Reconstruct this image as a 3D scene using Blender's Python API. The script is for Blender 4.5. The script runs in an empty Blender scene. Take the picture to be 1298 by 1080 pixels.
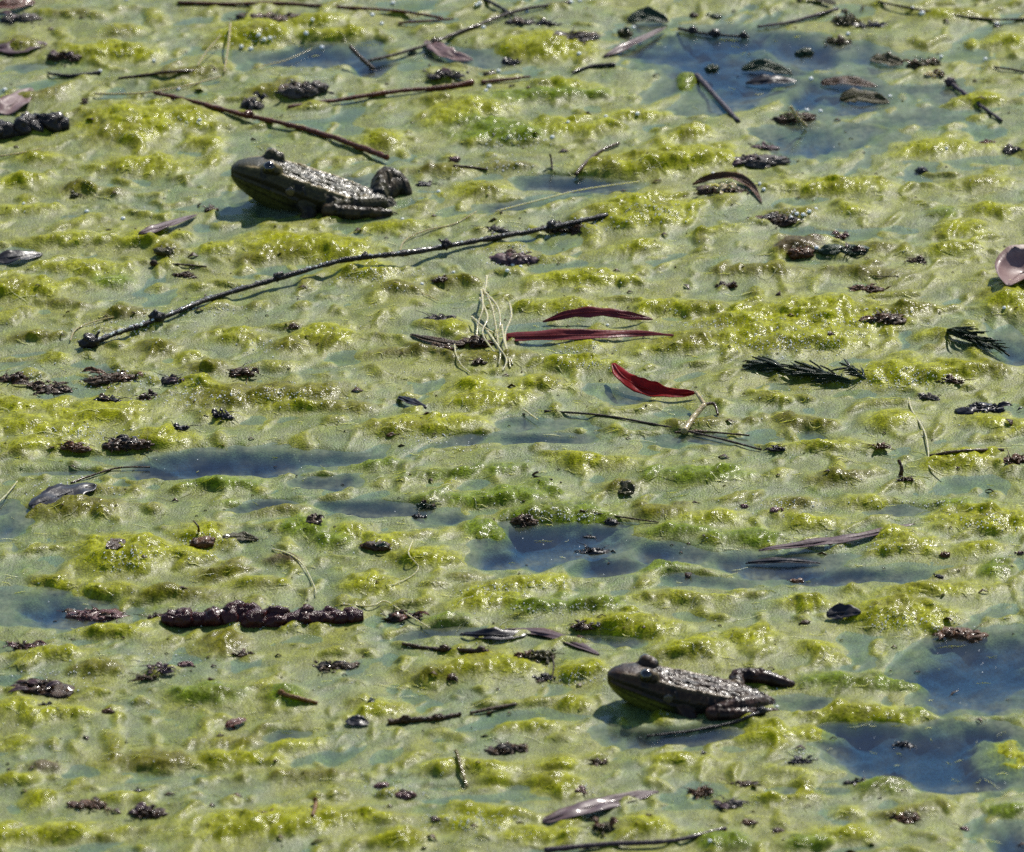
import bpy, bmesh, math, random
import numpy as np
from mathutils import Vector, Matrix

# ------------------------------------------------------------------ camera, light, exposure
SC = bpy.context.scene
COL = SC.collection
ELEV = math.radians(22.0)          # the telephoto lens looks down at the pond by this much
DIST = 5.0                         # metres from lens to the middle of the picture
WIDE = 0.45                        # metres of pond across the picture at that distance
PW, PH = 1298.0, 1080.0            # proportions of the picture
CAM = Vector((0, -DIST * math.cos(ELEV), DIST * math.sin(ELEV)))
cam_d = bpy.data.cameras.new('camera')
cam_d.sensor_width = 36.0
cam_d.lens = 36.0 * DIST / WIDE
cam_d.clip_start = 0.1
cam_d.clip_end = 500.0
cam_d.dof.use_dof = True
cam_d.dof.focus_distance = DIST - 0.02
cam_d.dof.aperture_fstop = 26.0
cam_o = bpy.data.objects.new('camera', cam_d)
COL.objects.link(cam_o)
cam_o.location = CAM
cam_o.rotation_euler = (math.pi / 2 - ELEV, 0, 0)
SC.camera = cam_o

SUN_AZ, SUN_EL = math.radians(24.0), math.radians(41.0)   # behind the frogs, to the right
world = bpy.data.worlds.new('World')
SC.world = world
world.use_nodes = True
wnt = world.node_tree
sky = wnt.nodes.new('ShaderNodeTexSky')
sky.sky_type = 'NISHITA'
sky.sun_disc = False
sky.sun_elevation = SUN_EL
sky.sun_rotation = SUN_AZ
sky.ozone_density = 4.0
sky.dust_density = 0.2
wnt.links.new(sky.outputs[0], wnt.nodes['Background'].inputs[0])
wnt.nodes['Background'].inputs[1].default_value = 0.115
sun_d = bpy.data.lights.new('sun', 'SUN')
sun_d.energy = 5.0
sun_d.angle = math.radians(0.5)
sun_d.color = (1.0, 0.95, 0.87)
sun_o = bpy.data.objects.new('sun', sun_d)
COL.objects.link(sun_o)
to_sun = Vector((math.sin(SUN_AZ) * math.cos(SUN_EL), math.cos(SUN_AZ) * math.cos(SUN_EL), math.sin(SUN_EL)))
sun_o.rotation_euler = to_sun.to_track_quat('Z', 'Y').to_euler()
SC.view_settings.view_transform = 'Standard'
SC.view_settings.look = 'None'
SC.view_settings.exposure = 0.03
SC.view_settings.gamma = 1.0
SC.view_settings.use_curve_mapping = False
SC.cycles.use_denoising = False
SC.cycles.max_bounces = 8
SC.cycles.transparent_max_bounces = 12
SC.cycles.caustics_reflective = False
SC.cycles.caustics_refractive = False

RX, RUP, RF = Vector((1, 0, 0)), Vector((0, math.sin(ELEV), math.cos(ELEV))), Vector((0, math.cos(ELEV), -math.sin(ELEV)))
_k = WIDE / DIST / PW              # slope per pixel


def at(u, v, z=0.0):
    """the point of the level z that the picture shows at (u, v)"""
    d = RF + RX * ((u - PW / 2) * _k) + RUP * ((PH / 2 - v) * _k)
    t = (z - CAM.z) / d.z
    return CAM + d * t


def mpp(v):
    """metres per pixel on the pond at picture row v"""
    p = at(PW / 2, v)
    return (p - CAM).dot(RF) * _k


SE, CE = math.sin(ELEV), math.cos(ELEV)

# ------------------------------------------------------------------ noise
_rng = np.random.RandomState(7)
_perm = np.concatenate([_rng.permutation(512)] * 3).astype(np.int32)
_ang = _rng.rand(512) * 2 * np.pi
_gx, _gy = np.cos(_ang).astype(np.float32), np.sin(_ang).astype(np.float32)


def perlin(x, y, seed=0):
    xi, yi = np.floor(x), np.floor(y)
    fx, fy = (x - xi).astype(np.float32), (y - yi).astype(np.float32)
    xi, yi = xi.astype(np.int64) + seed * 37, yi.astype(np.int64) + seed * 91
    u, v = fx * fx * fx * (fx * (fx * 6 - 15) + 10), fy * fy * fy * (fy * (fy * 6 - 15) + 10)

    def g(ix, iy, dx, dy):
        h = _perm[_perm[ix & 511] + (iy & 511)]
        return _gx[h] * dx + _gy[h] * dy
    a = g(xi, yi, fx, fy)
    b = g(xi + 1, yi, fx - 1, fy)
    c = g(xi, yi + 1, fx, fy - 1)
    d = g(xi + 1, yi + 1, fx - 1, fy - 1)
    return (a + u * (b - a) + v * ((c + u * (d - c)) - (a + u * (b - a)))) * 1.5


def fbm(x, y, seed, octaves=3, gain=0.5):
    r, amp, f = 0.0, 1.0, 1.0
    for k in range(octaves):
        r = r + amp * perlin(x * f, y * f, seed + k * 5)
        amp *= gain
        f *= 2.03
    return r


def smooth(a, b, x):
    t = np.clip((x - a) / (b - a), 0, 1)
    return t * t * (3 - 2 * t)


# ------------------------------------------------------------------ material helper
def material(name, base=(0.1, 0.1, 0.1), rough=0.5, attr=None, var=0.35, nscale=900.0, bump=0.25, bdist=0.0004, bscale=2500.0,
             sss=0.0, sss_r=0.003, spec=0.5, coat=0.0, second=None, transl=0.0):
    m = bpy.data.materials.new(name)
    m.use_nodes = True
    nt = m.node_tree
    n, l = nt.nodes, nt.links
    b = n['Principled BSDF']
    tc = n.new('ShaderNodeTexCoord')
    nz = n.new('ShaderNodeTexNoise')
    nz.inputs['Scale'].default_value = nscale
    nz.inputs['Detail'].default_value = 4.0
    l.new(tc.outputs['Object'], nz.inputs['Vector'])
    mr = n.new('ShaderNodeMapRange')
    mr.inputs['From Min'].default_value, mr.inputs['From Max'].default_value = 0.3, 0.7
    l.new(nz.outputs['Fac'], mr.inputs['Value'])
    if second:
        mx = n.new('ShaderNodeMix'); mx.data_type = 'RGBA'
        mx.inputs['A'].default_value, mx.inputs['B'].default_value = (*base, 1), (*second, 1)
        l.new(mr.outputs['Result'], mx.inputs['Factor'])
        col = mx.outputs['Result']
    else:
        mr.inputs['To Min'].default_value, mr.inputs['To Max'].default_value = 1 - var, 1 + var
        mx = n.new('ShaderNodeMix'); mx.data_type = 'RGBA'; mx.blend_type = 'MULTIPLY'
        mx.inputs['Factor'].default_value = 1.0
        if attr:
            at_ = n.new('ShaderNodeAttribute'); at_.attribute_name = attr
            l.new(at_.outputs['Color'], mx.inputs['A'])
        else:
            mx.inputs['A'].default_value = (*base, 1)
        l.new(mr.outputs['Result'], mx.inputs['B'])
        col = mx.outputs['Result']
    l.new(col, b.inputs['Base Color'])
    b.inputs['Roughness'].default_value = rough
    b.inputs['Specular IOR Level'].default_value = spec
    if sss:
        b.inputs['Subsurface Weight'].default_value = sss
        b.inputs['Subsurface Radius'].default_value = (1.0, 1.0, 0.35)
        b.inputs['Subsurface Scale'].default_value = sss_r
    if coat:
        b.inputs['Coat Weight'].default_value = coat
        b.inputs['Coat Roughness'].default_value = 0.12
    if bump:
        n2 = n.new('ShaderNodeTexNoise')
        n2.inputs['Scale'].default_value = bscale
        n2.inputs['Detail'].default_value = 3.0
        l.new(tc.outputs['Object'], n2.inputs['Vector'])
        bp = n.new('ShaderNodeBump')
        bp.inputs['Strength'].default_value = bump
        bp.inputs['Distance'].default_value = bdist
        l.new(n2.outputs['Fac'], bp.inputs['Height'])
        l.new(bp.outputs['Normal'], b.inputs['Normal'])
    if transl:
        tr = n.new('ShaderNodeBsdfTranslucent')
        l.new(col, tr.inputs['Color'])
        ms = n.new('ShaderNodeMixShader')
        ms.inputs['Fac'].default_value = transl
        l.new(b.outputs[0], ms.inputs[1]); l.new(tr.outputs[0], ms.inputs[2])
        l.new(ms.outputs[0], n['Material Output'].inputs['Surface'])
    return m


# ------------------------------------------------------------------ pond: where the algae stands proud and where it opens
# humps of algae: column, row, width, height in the picture, hue (y yellow-green, g green, o olive, b browned)
HUMPS = '''145 72 80 20 y;155 42 40 14 y;100 22 40 10 o;325 48 70 28 y;430 47 60 14 y;165 165 80 40 y;237 155 52 26 y;185 212 90 20 y;265 185 40 14 y;52 205 45 14 y;100 245 40 16 o
350 120 50 16 o;40 125 60 12 o;145 250 25 12 o;25 235 45 14 y;400 30 60 15 y;690 65 80 28 y;596 142 64 22 y;635 172 80 24 g;560 155 35 18 y;700 165 40 20 y;745 165 70 16 y;684 125 120 16 g;721 112 64 14 y;810 148 66 14 y
603 245 60 16 y;491 183 44 20 y;838 211 130 28 y;820 268 80 28 y;870 105 22 26 g;880 175 44 16 y;885 205 80 20 y;1062 240 110 18 y;1197 190 90 18 y;1250 235 60 15 y;1085 270 36 11 y;1200 275 26 12 g;1260 272 56 14 y
1207 25 70 15 y;1270 55 50 14 y;1240 130 60 14 y;78 307 90 13 y;176 309 56 15 y;105 346 75 18 y;30 373 80 22 y;80 388 40 9 o;144 360 34 15 g;230 302 24 12 y;390 320 120 26 y;213 322 28 18 o;281 321 45 13 y
203 446 40 16 o;244 455 24 13 y;312 432 50 15 y;373 445 34 16 o;415 432 56 24 y;268 470 44 17 o;260 497 50 18 y;340 507 150 24 o;130 530 100 24 y;15 520 44 15 y;68 460 34 10 y;50 545 110 20 y;816 280 80 24 y;503 292 60 13 y
464 348 60 20 y;505 368 44 15 o;572 358 40 13 o;735 358 90 20 y;810 317 56 15 y;711 395 80 15 y;847 395 64 15 y;576 419 32 18 y;742 440 44 15 y;843 443 66 17 y;620 456 90 15 o;735 467 64 15 y;592 492 50 16 y;684 490 50 18 y;613 510 90 18 y
498 450 64 10 o;530 540 100 17 y;586 538 44 17 y;907 297 54 10 y;1015 317 44 20 b;1110 317 50 15 o;1225 295 44 17 y;1208 322 64 17 y;1083 272 36 9 y;887 395 64 13 y;948 412 90 22 y;1039 405 130 34 y;995 435 140 30 y;1140 400 64 18 o
870 440 44 20 o;1154 479 90 28 y;1201 476 80 22 y;1285 388 50 34 y;1127 538 44 17 y;1265 540 70 15 y;1250 473 44 15 o;981 510 30 14 y;50 568 110 15 y;207 560 66 18 y;98 652 100 19 o;149 713 64 38 y;193 706 38 26 y;230 708 44 20 y;258 682 46 26 y
274 733 50 18 o;224 757 90 15 o;139 753 64 14 y;81 743 44 12 y;325 747 54 13 y;356 716 34 11 b;285 616 66 15 g;393 676 44 22 g;427 689 44 17 g;139 806 66 13 y;146 625 44 11 o;295 640 34 8 g;542 547 90 13 y;752 591 80 13 y;633 633 110 18 g
688 618 44 11 g;784 621 36 13 o;623 676 38 24 g;711 659 100 25 g;843 653 56 15 o;857 676 44 13 g;545 638 30 12 g;494 692 44 17 y;542 710 66 20 y;450 679 38 17 y;474 747 54 17 y;654 743 110 17 y;623 767 76 19 y;589 731 44 9 o;681 774 64 18 g
742 774 76 19 g;796 801 90 23 y;843 760 54 13 y;843 720 54 15 g;576 791 44 11 g;887 609 90 19 g;1042 570 80 15 y;1062 612 56 13 o;1221 590 76 22 y;880 675 54 13 g;904 661 66 15 y;948 682 66 18 g;1032 665 66 15 y;1248 665 90 28 y;1143 682 44 13 y
1154 698 66 17 y;1235 700 54 15 y;1265 729 32 20 g;1190 752 130 15 y;880 763 54 11 y;1025 769 56 16 y;1140 786 90 30 y;948 813 44 13 y;1100 640 60 12 y;1010 640 60 11 o;136 805 66 13 y;71 834 64 15 y;125 851 44 17 o;281 820 54 17 o;271 885 66 22 g
20 903 44 17 y;75 912 64 15 y;373 893 32 20 g;203 966 110 19 o;271 963 32 22 y;305 966 54 15 y;17 944 34 13 y;68 1061 100 19 y;349 1051 160 28 y;58 976 44 10 b;54 1017 34 17 y;149 1017 44 11 y;288 942 64 13 o;373 949 64 13 y;10 993 34 11 y;393 985 70 12 o
620 851 90 23 y;742 857 56 17 y;728 897 44 13 y;549 861 44 15 o;488 905 50 19 y;677 925 56 15 y;701 997 54 20 y;620 978 66 15 y;566 980 54 13 y;701 976 54 11 y;633 993 34 13 y;613 1037 66 17 y;515 1071 44 22 y;589 1051 34 15 y;681 1061 66 19 y
498 1044 54 13 y;847 968 54 13 y;813 1054 54 19 y;880 827 56 22 y;948 813 56 17 y;1035 827 44 13 y;1042 864 60 15 g;1106 861 34 13 g;1130 872 120 14 g;1096 908 120 20 y;971 935 54 20 y;1035 932 76 17 y;1167 905 28 11 g;1008 982 40 9 y;1008 1010 66 17 y
1150 1033 66 11 o;1069 1060 76 17 y;1272 965 60 40 y;1275 1030 44 13 g;1130 1002 54 15 g;910 1070 56 18 g;867 969 34 13 y;1079 1029 28 11 y;1022 1073 44 15 g;360 520 50 12 y;440 520 50 14 o;1180 430 40 12 y;1100 350 90 12 o;960 350 80 12 o;1000 275 50 12 o
30 60 50 16 o;235 95 60 14 o;330 330 60 12 o;30 270 60 12 y;160 400 60 12 o;30 430 50 12 o;450 250 30 10 o;560 220 60 12 o;640 215 60 10 o;480 590 60 12 g;560 605 70 12 g;640 600 60 10 g;350 650 50 12 o;1020 540 50 14 o;900 540 60 12 o;1220 640 60 10 g'''
GAPS = '''410 72 150 34 .8;470 88 60 24 .9;900 62 200 66 .85;1010 62 100 40 .8;930 104 160 64 .85;1060 122 170 64 .65;1010 180 110 40 .55;1150 148 140 40 .4;820 55 80 40 .6;1070 186 230 46 .42;1200 110 120 40 .4;1080 70 90 40 .5;600 70 110 24 .5;720 234 150 18 .8;640 262 80 12 .6;300 578 220 30 1.;215 588 90 22 1.1;430 574 140 20 .7;480 645 150 18 .7
680 560 110 18 .7;720 688 190 44 1.;640 700 90 20 .8;770 722 120 18 .8;845 704 80 30 .7;980 712 160 30 .8;1060 732 160 22 .7;70 772 130 44 .7;1240 850 180 90 1.;1185 955 210 56 1.3;1100 932 120 44 1.;1215 985 140 30 1.2;1280 1065 80 50 .7;855 928 160 22 1.
1010 885 80 22 .6;20 665 70 44 .5;670 535 110 20 .5;1285 442 60 40 .7;800 500 90 18 .4;760 820 120 14 .6;330 642 90 16 .6;350 262 130 40 .35;560 655 60 20 .5;600 560 60 16 .4;30 85 90 16 .3;310 260 60 60 .3;1040 560 60 24 .4;470 230 110 40 .3;880 560 120 14 .35;1200 820 120 20 .5
560 805 120 12 .5;900 735 90 14 .5;330 930 160 10 .3;420 610 120 16 .5;700 480 60 10 .2;1140 640 120 12 .4;60 600 120 12 .3;600 1000 160 8 .3;1030 1000 120 12 .4;20 330 60 30 .3;110 470 80 20 .1'''


def parse(s):
    return [tuple(float(q) if q.replace('.', '').lstrip('-').isdigit() else q for q in r.split()) for r in s.replace('\n', ';').split(';') if r.strip()]


def spaced(a, b, n, far):
    """even steps from a to b, then ever longer ones out to far on both sides"""
    s = (b - a) / n
    out, d = [], s
    while sum(out) < far:
        d *= 1.22
        out.append(d)
    o = np.cumsum(out)
    return np.concatenate([a - o[::-1], np.linspace(a, b, n + 1), b + o])


GXS, GYS = spaced(-0.25, 0.25, 900, 1.5), spaced(-0.48, 0.58, 880, 1.5)
XX, YY = np.meshgrid(GXS.astype(np.float32), GYS.astype(np.float32))
MX, MY = XX * 1000, YY * 1000                      # millimetres
wx = 9 * fbm(MX / 80, MY / 70, 1, 2, 0.35)
wy = 12 * fbm(MX / 80, MY / 70, 3, 2, 0.35)
UX, UY = MX + wx, MY + wy
flow = UY - 0.25 * UX
HT = 0.5 + 0.8 * fbm(UX / 60, flow / 60, 10, 2) + 1.15 * fbm(UX / 30, flow / 26, 13, 2, 0.45)
gap = np.zeros_like(HT)
for g in parse(GAPS):
    u, v, w, h, a = g
    s = mpp(v)
    c = at(u, v)
    rx, ry = 0.5 * w * s * 1000, 0.5 * h * s * 1000 / SE
    d2 = ((MX + 0.9 * wx - c.x * 1000) / rx) ** 2 + ((MY + 1.0 * wy - c.y * 1000) / ry) ** 2
    gap = np.maximum(gap, a * np.exp(-(d2 * 0.75) ** 1.2))
gap = np.clip(gap, 0, 1.3)
HUE = {'y': 0, 'g': 1, 'o': 2, 'b': 3}
hsum = np.zeros_like(HT)
hues = [np.zeros_like(HT) for _ in range(4)]
edge = 0.6 * fbm(MX / 11, MY / 15, 25, 3, 0.5)
rr = random.Random(5)
for b in parse(HUMPS):
    u, v, w, h, c_ = b
    s = mpp(v)
    c = at(u, v)
    rx, ry = 0.5 * w * s * 1000 * 1.2, 0.5 * h * s * 1000 * 1.02 / SE
    amp = min(6.5, 0.42 * h * s * 1000 / CE + 0.9)
    rot = rr.uniform(-0.12, 0.25)
    R = max(rx, ry) * 2.3
    i0, i1 = np.searchsorted(GXS * 1000, [c.x * 1000 - R, c.x * 1000 + R])
    j0, j1 = np.searchsorted(GYS * 1000, [c.y * 1000 - R, c.y * 1000 + R])
    if i1 - i0 < 2 or j1 - j0 < 2:
        continue
    sl = np.s_[j0:j1, i0:i1]
    dx, dy = MX[sl] + 0.3 * wx[sl] - c.x * 1000, MY[sl] + 0.3 * wy[sl] - c.y * 1000
    dx, dy = dx * math.cos(rot) + dy * math.sin(rot), -dx * math.sin(rot) + dy * math.cos(rot)
    dy = np.where(dy < 0, dy * 1.25, dy * 0.85)
    q = np.clip((dx / rx) ** 2 + (dy / ry) ** 2 - edge[sl] * 0.9, 0, 40)
    f = np.exp(-(q * 0.8) ** 1.15)
    hsum[sl] += (amp * f) ** 3
    hues[HUE[c_]][sl] += f
hump = np.cbrt(hsum)
# smaller lumps everywhere, and outside the picture the mat goes on by itself
inside = smooth(0.30, 0.24, np.abs(XX)) * smooth(0.62, 0.56, YY) * smooth(-0.53, -0.46, YY)
hump = hump + np.clip(fbm(UX / 30, flow / 30, 41, 3) - 0.05, 0, 1) * 5 * (1 - inside)
small = smooth(0.05, 0.9, fbm(UX / 13, flow / 15, 45, 2, 0.4)) * 2.2 * (1 - np.clip(gap * 1.5, 0, 1))
hump = hump + small
hm = smooth(0.3, 3.0, hump)
HT += hump * (1 - 0.5 * np.clip(gap, 0, 1))
lump = fbm(MX / 6.0, MY / 7.5, 31, 2, 0.35)
grain = fbm(MX / 1.5, MY / 2.6, 35, 2, 0.6)
HT += (0.05 + 0.20 * hm) * lump + (0.04 + 0.17 * hm) * grain
HT = HT * (1 - 0.75 * smooth(0.03, 0.35, gap) * (1 - 0.8 * hm))
HT -= 10.0 * smooth(0.10, 1.15, gap + 0.28 * fbm(UX / 22, flow / 26, 21, 3) * (gap > 0.02)) * (1 - 0.55 * hm)
HT = np.clip(HT, -14, 14)
H = HT / 1000.0


def ground(x, y):
    i = min(max(int(np.searchsorted(GXS, x)) - 1, 0), len(GXS) - 2)
    j = min(max(int(np.searchsorted(GYS, y)) - 1, 0), len(GYS) - 2)
    a = (x - GXS[i]) / (GXS[i + 1] - GXS[i])
    b = (y - GYS[j]) / (GYS[j + 1] - GYS[j])
    h = (H[j, i] * (1 - a) + H[j, i + 1] * a) * (1 - b) + (H[j + 1, i] * (1 - a) + H[j + 1, i + 1] * a) * b
    return float(max(h, 0.0))


def on(u, v, lift=0.0):
    """the point of the pond surface (algae or water) shown at (u, v), raised by lift metres along the vertical"""
    z = 0.0
    for _ in range(6):
        p = at(u, v, z)
        z = 0.5 * z + 0.5 * ground(p.x, p.y)
    p = at(u, v, z + lift)
    return p


def grid_mesh(name, xs, ys, zz):
    nx, ny = len(xs), len(ys)
    X, Y = np.meshgrid(xs, ys)
    co = np.stack([X, Y, zz], -1).reshape(-1, 3).astype(np.float32)
    idx = np.arange(nx * ny, dtype=np.int32).reshape(ny, nx)
    f = np.stack([idx[:-1, :-1], idx[:-1, 1:], idx[1:, 1:], idx[1:, :-1]], -1).reshape(-1)
    me = bpy.data.meshes.new(name)
    me.vertices.add(nx * ny)
    me.vertices.foreach_set('co', co.ravel())
    nf = (nx - 1) * (ny - 1)
    me.loops.add(nf * 4)
    me.loops.foreach_set('vertex_index', f)
    me.polygons.add(nf)
    me.polygons.foreach_set('loop_start', np.arange(0, nf * 4, 4, dtype=np.int32))
    me.polygons.foreach_set('use_smooth', np.ones(nf, dtype=bool))
    me.update(calc_edges=True)
    return me


def paint(me, name, rgb):
    a = me.attributes.new(name, 'FLOAT_COLOR', 'POINT')
    c = np.ones((len(me.vertices), 4), np.float32)
    c[:, :3] = np.asarray(rgb).reshape(-1, 3)
    a.data.foreach_set('color', c.ravel())


def tag(o, label=None, cat=None, group=None, kind=None):
    for k, v in (('label', label), ('category', cat), ('group', group), ('kind', kind)):
        if v:
            o[k] = v
    return o


# colours of the algae as it is: living yellow-green humps, green and olive strands, silted film, murky-water blue painted into the openings
def C(*c):
    return np.array(c, np.float32)


sage = C(0.205, 0.212, 0.016)
grey = C(0.142, 0.182, 0.062)
silt = C(0.13, 0.165, 0.10)
leafy = C(0.100, 0.155, 0.024)
cols = [C(0.285, 0.29, 0.001), C(0.15, 0.20, 0.002), C(0.16, 0.15, 0.002), C(0.10, 0.07, 0.018)]
murky = C(0.018, 0.054, 0.105)  # blue of turbid, sky-reflecting water put into the mat's deep colour
n1 = smooth(-0.5, 0.5, fbm(UX / 40, flow / 50, 51, 3))[..., None]
n2 = smooth(-0.4, 0.6, fbm(MX / 7, MY / 9, 55, 3))[..., None]
n3 = smooth(0.10, 0.7, fbm(UX / 26, flow / 30, 58, 4))[..., None]
n4 = smooth(0.0, 0.6, fbm(UX / 60, flow / 40, 67, 3))[..., None]
T = sage * (1 - n1) + grey * n1
band = np.exp(-((MY - at(649, 660).y * 1000) / 105) ** 2) + 0.5 * np.exp(-((MY - at(649, 165).y * 1000) / 60) ** 2)
T = T + (leafy - T) * np.clip(0.45 * n4 + 0.5 * (band + 0.35 * fbm(UX / 50, flow / 50, 77, 2))[..., None], 0, 0.85)
T = T * (0.8 + 0.35 * n2)
T = T + (C(0.225, 0.235, 0.020) * (0.85 + 0.3 * n2) - T) * (0.75 * smooth(-0.3, 1.3, hump + 0.6 * fbm(UX / 20, flow / 24, 79, 3)))[..., None]
T = T * (1 + 0.13 * np.clip(grain, -1, 1))[..., None]
hw = sum(hues) + 1e-4
own = smooth(0.02, 0.3, hw)[..., None]
hs = sum((h_ / hw)[..., None] * c for h_, c in zip(hues, cols))
hs = hs * own + (0.6 * cols[0] + 0.4 * cols[2]) * (1 - own)
hs = hs * (0.8 + 0.35 * n2) * (1 + 0.35 * np.clip(grain, -1, 1))[..., None]
hs = hs + (C(0.11, 0.085, 0.02) - hs) * 0.35 * n3
mixh = (smooth(-0.3, 2.7, hump + 0.7 * fbm(MX / 5, MY / 7, 61, 3)))[..., None]
T = T * (1 - mixh) + hs * mixh
sub = smooth(0.0, -1.5, HT + 0.5 * fbm(MX / 10, MY / 12, 69, 2))[..., None]
T = T + (silt - T) * 0.7 * sub
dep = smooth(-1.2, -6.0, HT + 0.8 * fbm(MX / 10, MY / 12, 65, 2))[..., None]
T = T * (1 - dep) + murky * dep
pond_me = grid_mesh('algae_mat', GXS, GYS, H)
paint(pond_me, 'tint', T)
hs_ = smooth(0.4, 3.2, hump)
paint(pond_me, 'wet', np.stack([smooth(-1.0, 0.3, HT) * (1 - 0.85 * hs_), smooth(-1.0, 0.3, HT) * (0.15 + 0.85 * hm), 0 * HT], -1))       # a film of water shines only above the water
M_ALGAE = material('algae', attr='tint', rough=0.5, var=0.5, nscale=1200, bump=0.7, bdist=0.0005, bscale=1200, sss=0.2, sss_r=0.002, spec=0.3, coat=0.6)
_b = M_ALGAE.node_tree.nodes['Principled BSDF']
_b.inputs['Coat Roughness'].default_value = 0.14
_tc = M_ALGAE.node_tree.nodes.new('ShaderNodeTexCoord')
_nz = M_ALGAE.node_tree.nodes.new('ShaderNodeTexNoise'); _nz.inputs['Scale'].default_value = 850; _nz.inputs['Detail'].default_value = 2
_bp = M_ALGAE.node_tree.nodes.new('ShaderNodeBump'); _bp.inputs['Strength'].default_value = 1.0; _bp.inputs['Distance'].default_value = 0.0003
M_ALGAE.node_tree.links.new(_tc.outputs['Object'], _nz.inputs['Vector'])
M_ALGAE.node_tree.links.new(_nz.outputs['Fac'], _bp.inputs['Height'])
M_ALGAE.node_tree.links.new(_bp.outputs['Normal'], _b.inputs['Coat Normal'])
_n, _l = M_ALGAE.node_tree.nodes, M_ALGAE.node_tree.links
_w = _n.new('ShaderNodeAttribute'); _w.attribute_name = 'wet'
_sp = _n.new('ShaderNodeSeparateColor'); _l.new(_w.outputs['Color'], _sp.inputs[0])
_m = _n.new('ShaderNodeMath'); _m.operation = 'MULTIPLY'; _m.inputs[1].default_value = 0.20
_l.new(_sp.outputs['Green'], _m.inputs[0]); _l.new(_m.outputs[0], _b.inputs['Coat Weight'])
_m2 = _n.new('ShaderNodeMath'); _m2.operation = 'MULTIPLY'; _m2.inputs[1].default_value = 0.26
_l.new(_sp.outputs['Red'], _m2.inputs[0]); _l.new(_m2.outputs[0], _b.inputs['Specular IOR Level'])
_b.inputs['Coat IOR'].default_value = 1.36
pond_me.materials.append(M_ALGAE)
algae = bpy.data.objects.new('algae_mat', pond_me)
COL.objects.link(algae)
tag(algae, 'mat of yellow-green filamentous algae covering the pond', 'algae', kind='stuff')

# ------------------------------------------------------------------ water: one level sheet out to the horizon
wxs, wys = spaced(-0.26, 0.26, 400, 220.0), spaced(-0.50, 0.60, 380, 220.0)


def resample(A, xs, ys):
    i = np.clip(np.searchsorted(GXS, xs), 0, len(GXS) - 1)
    j = np.clip(np.searchsorted(GYS, ys), 0, len(GYS) - 1)
    return A[np.ix_(j, i)]


WX, WY = np.meshgrid(wxs, wys)
fl = fbm(WX * 1000 / 14, (WY * 1000 - 0.25 * WX * 1000) / 20, 71, 3)
gw = resample(gap, wxs, wys)
filmy = np.clip(0.30 * np.exp(-((gw - 0.30) / 0.22) ** 2) * (0.8 + 0.8 * fl) + 0.02 + 0.06 * fl, 0.0, 0.35)     # scum gathers along the openings
water_me = grid_mesh('water', wxs, wys, np.zeros((len(wys), len(wxs)), np.float32))
paint(water_me, 'scum', np.repeat(filmy[..., None], 3, -1))


def water_material():
    m = bpy.data.materials.new('pond_water')
    m.use_nodes = True
    n, l = m.node_tree.nodes, m.node_tree.links
    n.remove(n['Principled BSDF'])
    tc = n.new('ShaderNodeTexCoord')
    mp = n.new('ShaderNodeMapping')
    mp.inputs['Scale'].default_value = (1.0, 0.6, 1.0)
    l.new(tc.outputs['Object'], mp.inputs['Vector'])
    nz = n.new('ShaderNodeTexNoise'); nz.inputs['Scale'].default_value = 90.0; nz.inputs['Detail'].default_value = 4.0
    l.new(mp.outputs[0], nz.inputs['Vector'])
    bp = n.new('ShaderNodeBump'); bp.inputs['Strength'].default_value = 0.15; bp.inputs['Distance'].default_value = 0.0006
    l.new(nz.outputs['Fac'], bp.inputs['Height'])
    fr = n.new('ShaderNodeFresnel')
    ge = n.new('ShaderNodeNewGeometry')
    io = n.new('ShaderNodeMapRange')          # seen from below the ratio turns over; keep one law both ways, since the light is not bent here
    io.inputs['To Min'].default_value, io.inputs['To Max'].default_value = 1.33, 1 / 1.33
    l.new(ge.outputs['Backfacing'], io.inputs['Value']); l.new(io.outputs[0], fr.inputs['IOR'])
    l.new(bp.outputs[0], fr.inputs['Normal'])
    tr = n.new('ShaderNodeBsdfTransparent'); tr.inputs['Color'].default_value = (0.88, 0.96, 0.95, 1)
    gl = n.new('ShaderNodeBsdfGlossy'); gl.inputs['Roughness'].default_value = 0.18
    l.new(bp.outputs[0], gl.inputs['Normal'])
    df = n.new('ShaderNodeBsdfDiffuse'); df.inputs['Color'].default_value = (0.33, 0.35, 0.20, 1)
    at_ = n.new('ShaderNodeAttribute'); at_.attribute_name = 'scum'
    n2 = n.new('ShaderNodeTexNoise'); n2.inputs['Scale'].default_value = 420.0; n2.inputs['Detail'].default_value = 5.0
    l.new(mp.outputs[0], n2.inputs['Vector'])
    mr = n.new('ShaderNodeMapRange'); mr.inputs['From Min'].default_value, mr.inputs['From Max'].default_value = 0.3, 0.7
    mr.inputs['To Min'].default_value, mr.inputs['To Max'].default_value = 0.45, 1.35
    l.new(n2.outputs['Fac'], mr.inputs['Value'])
    mu = n.new('ShaderNodeMath'); mu.operation = 'MULTIPLY'; mu.use_clamp = True
    l.new(at_.outputs['Fac'], mu.inputs[0]); l.new(mr.outputs[0], mu.inputs[1])
    m1, m2 = n.new('ShaderNodeMixShader'), n.new('ShaderNodeMixShader')
    l.new(mu.outputs[0], m1.inputs['Fac']); l.new(tr.outputs[0], m1.inputs[1]); l.new(df.outputs[0], m1.inputs[2])
    l.new(fr.outputs[0], m2.inputs['Fac']); l.new(m1.outputs[0], m2.inputs[1]); l.new(gl.outputs[0], m2.inputs[2])
    l.new(m2.outputs[0], n['Material Output'].inputs['Surface'])
    return m


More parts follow.
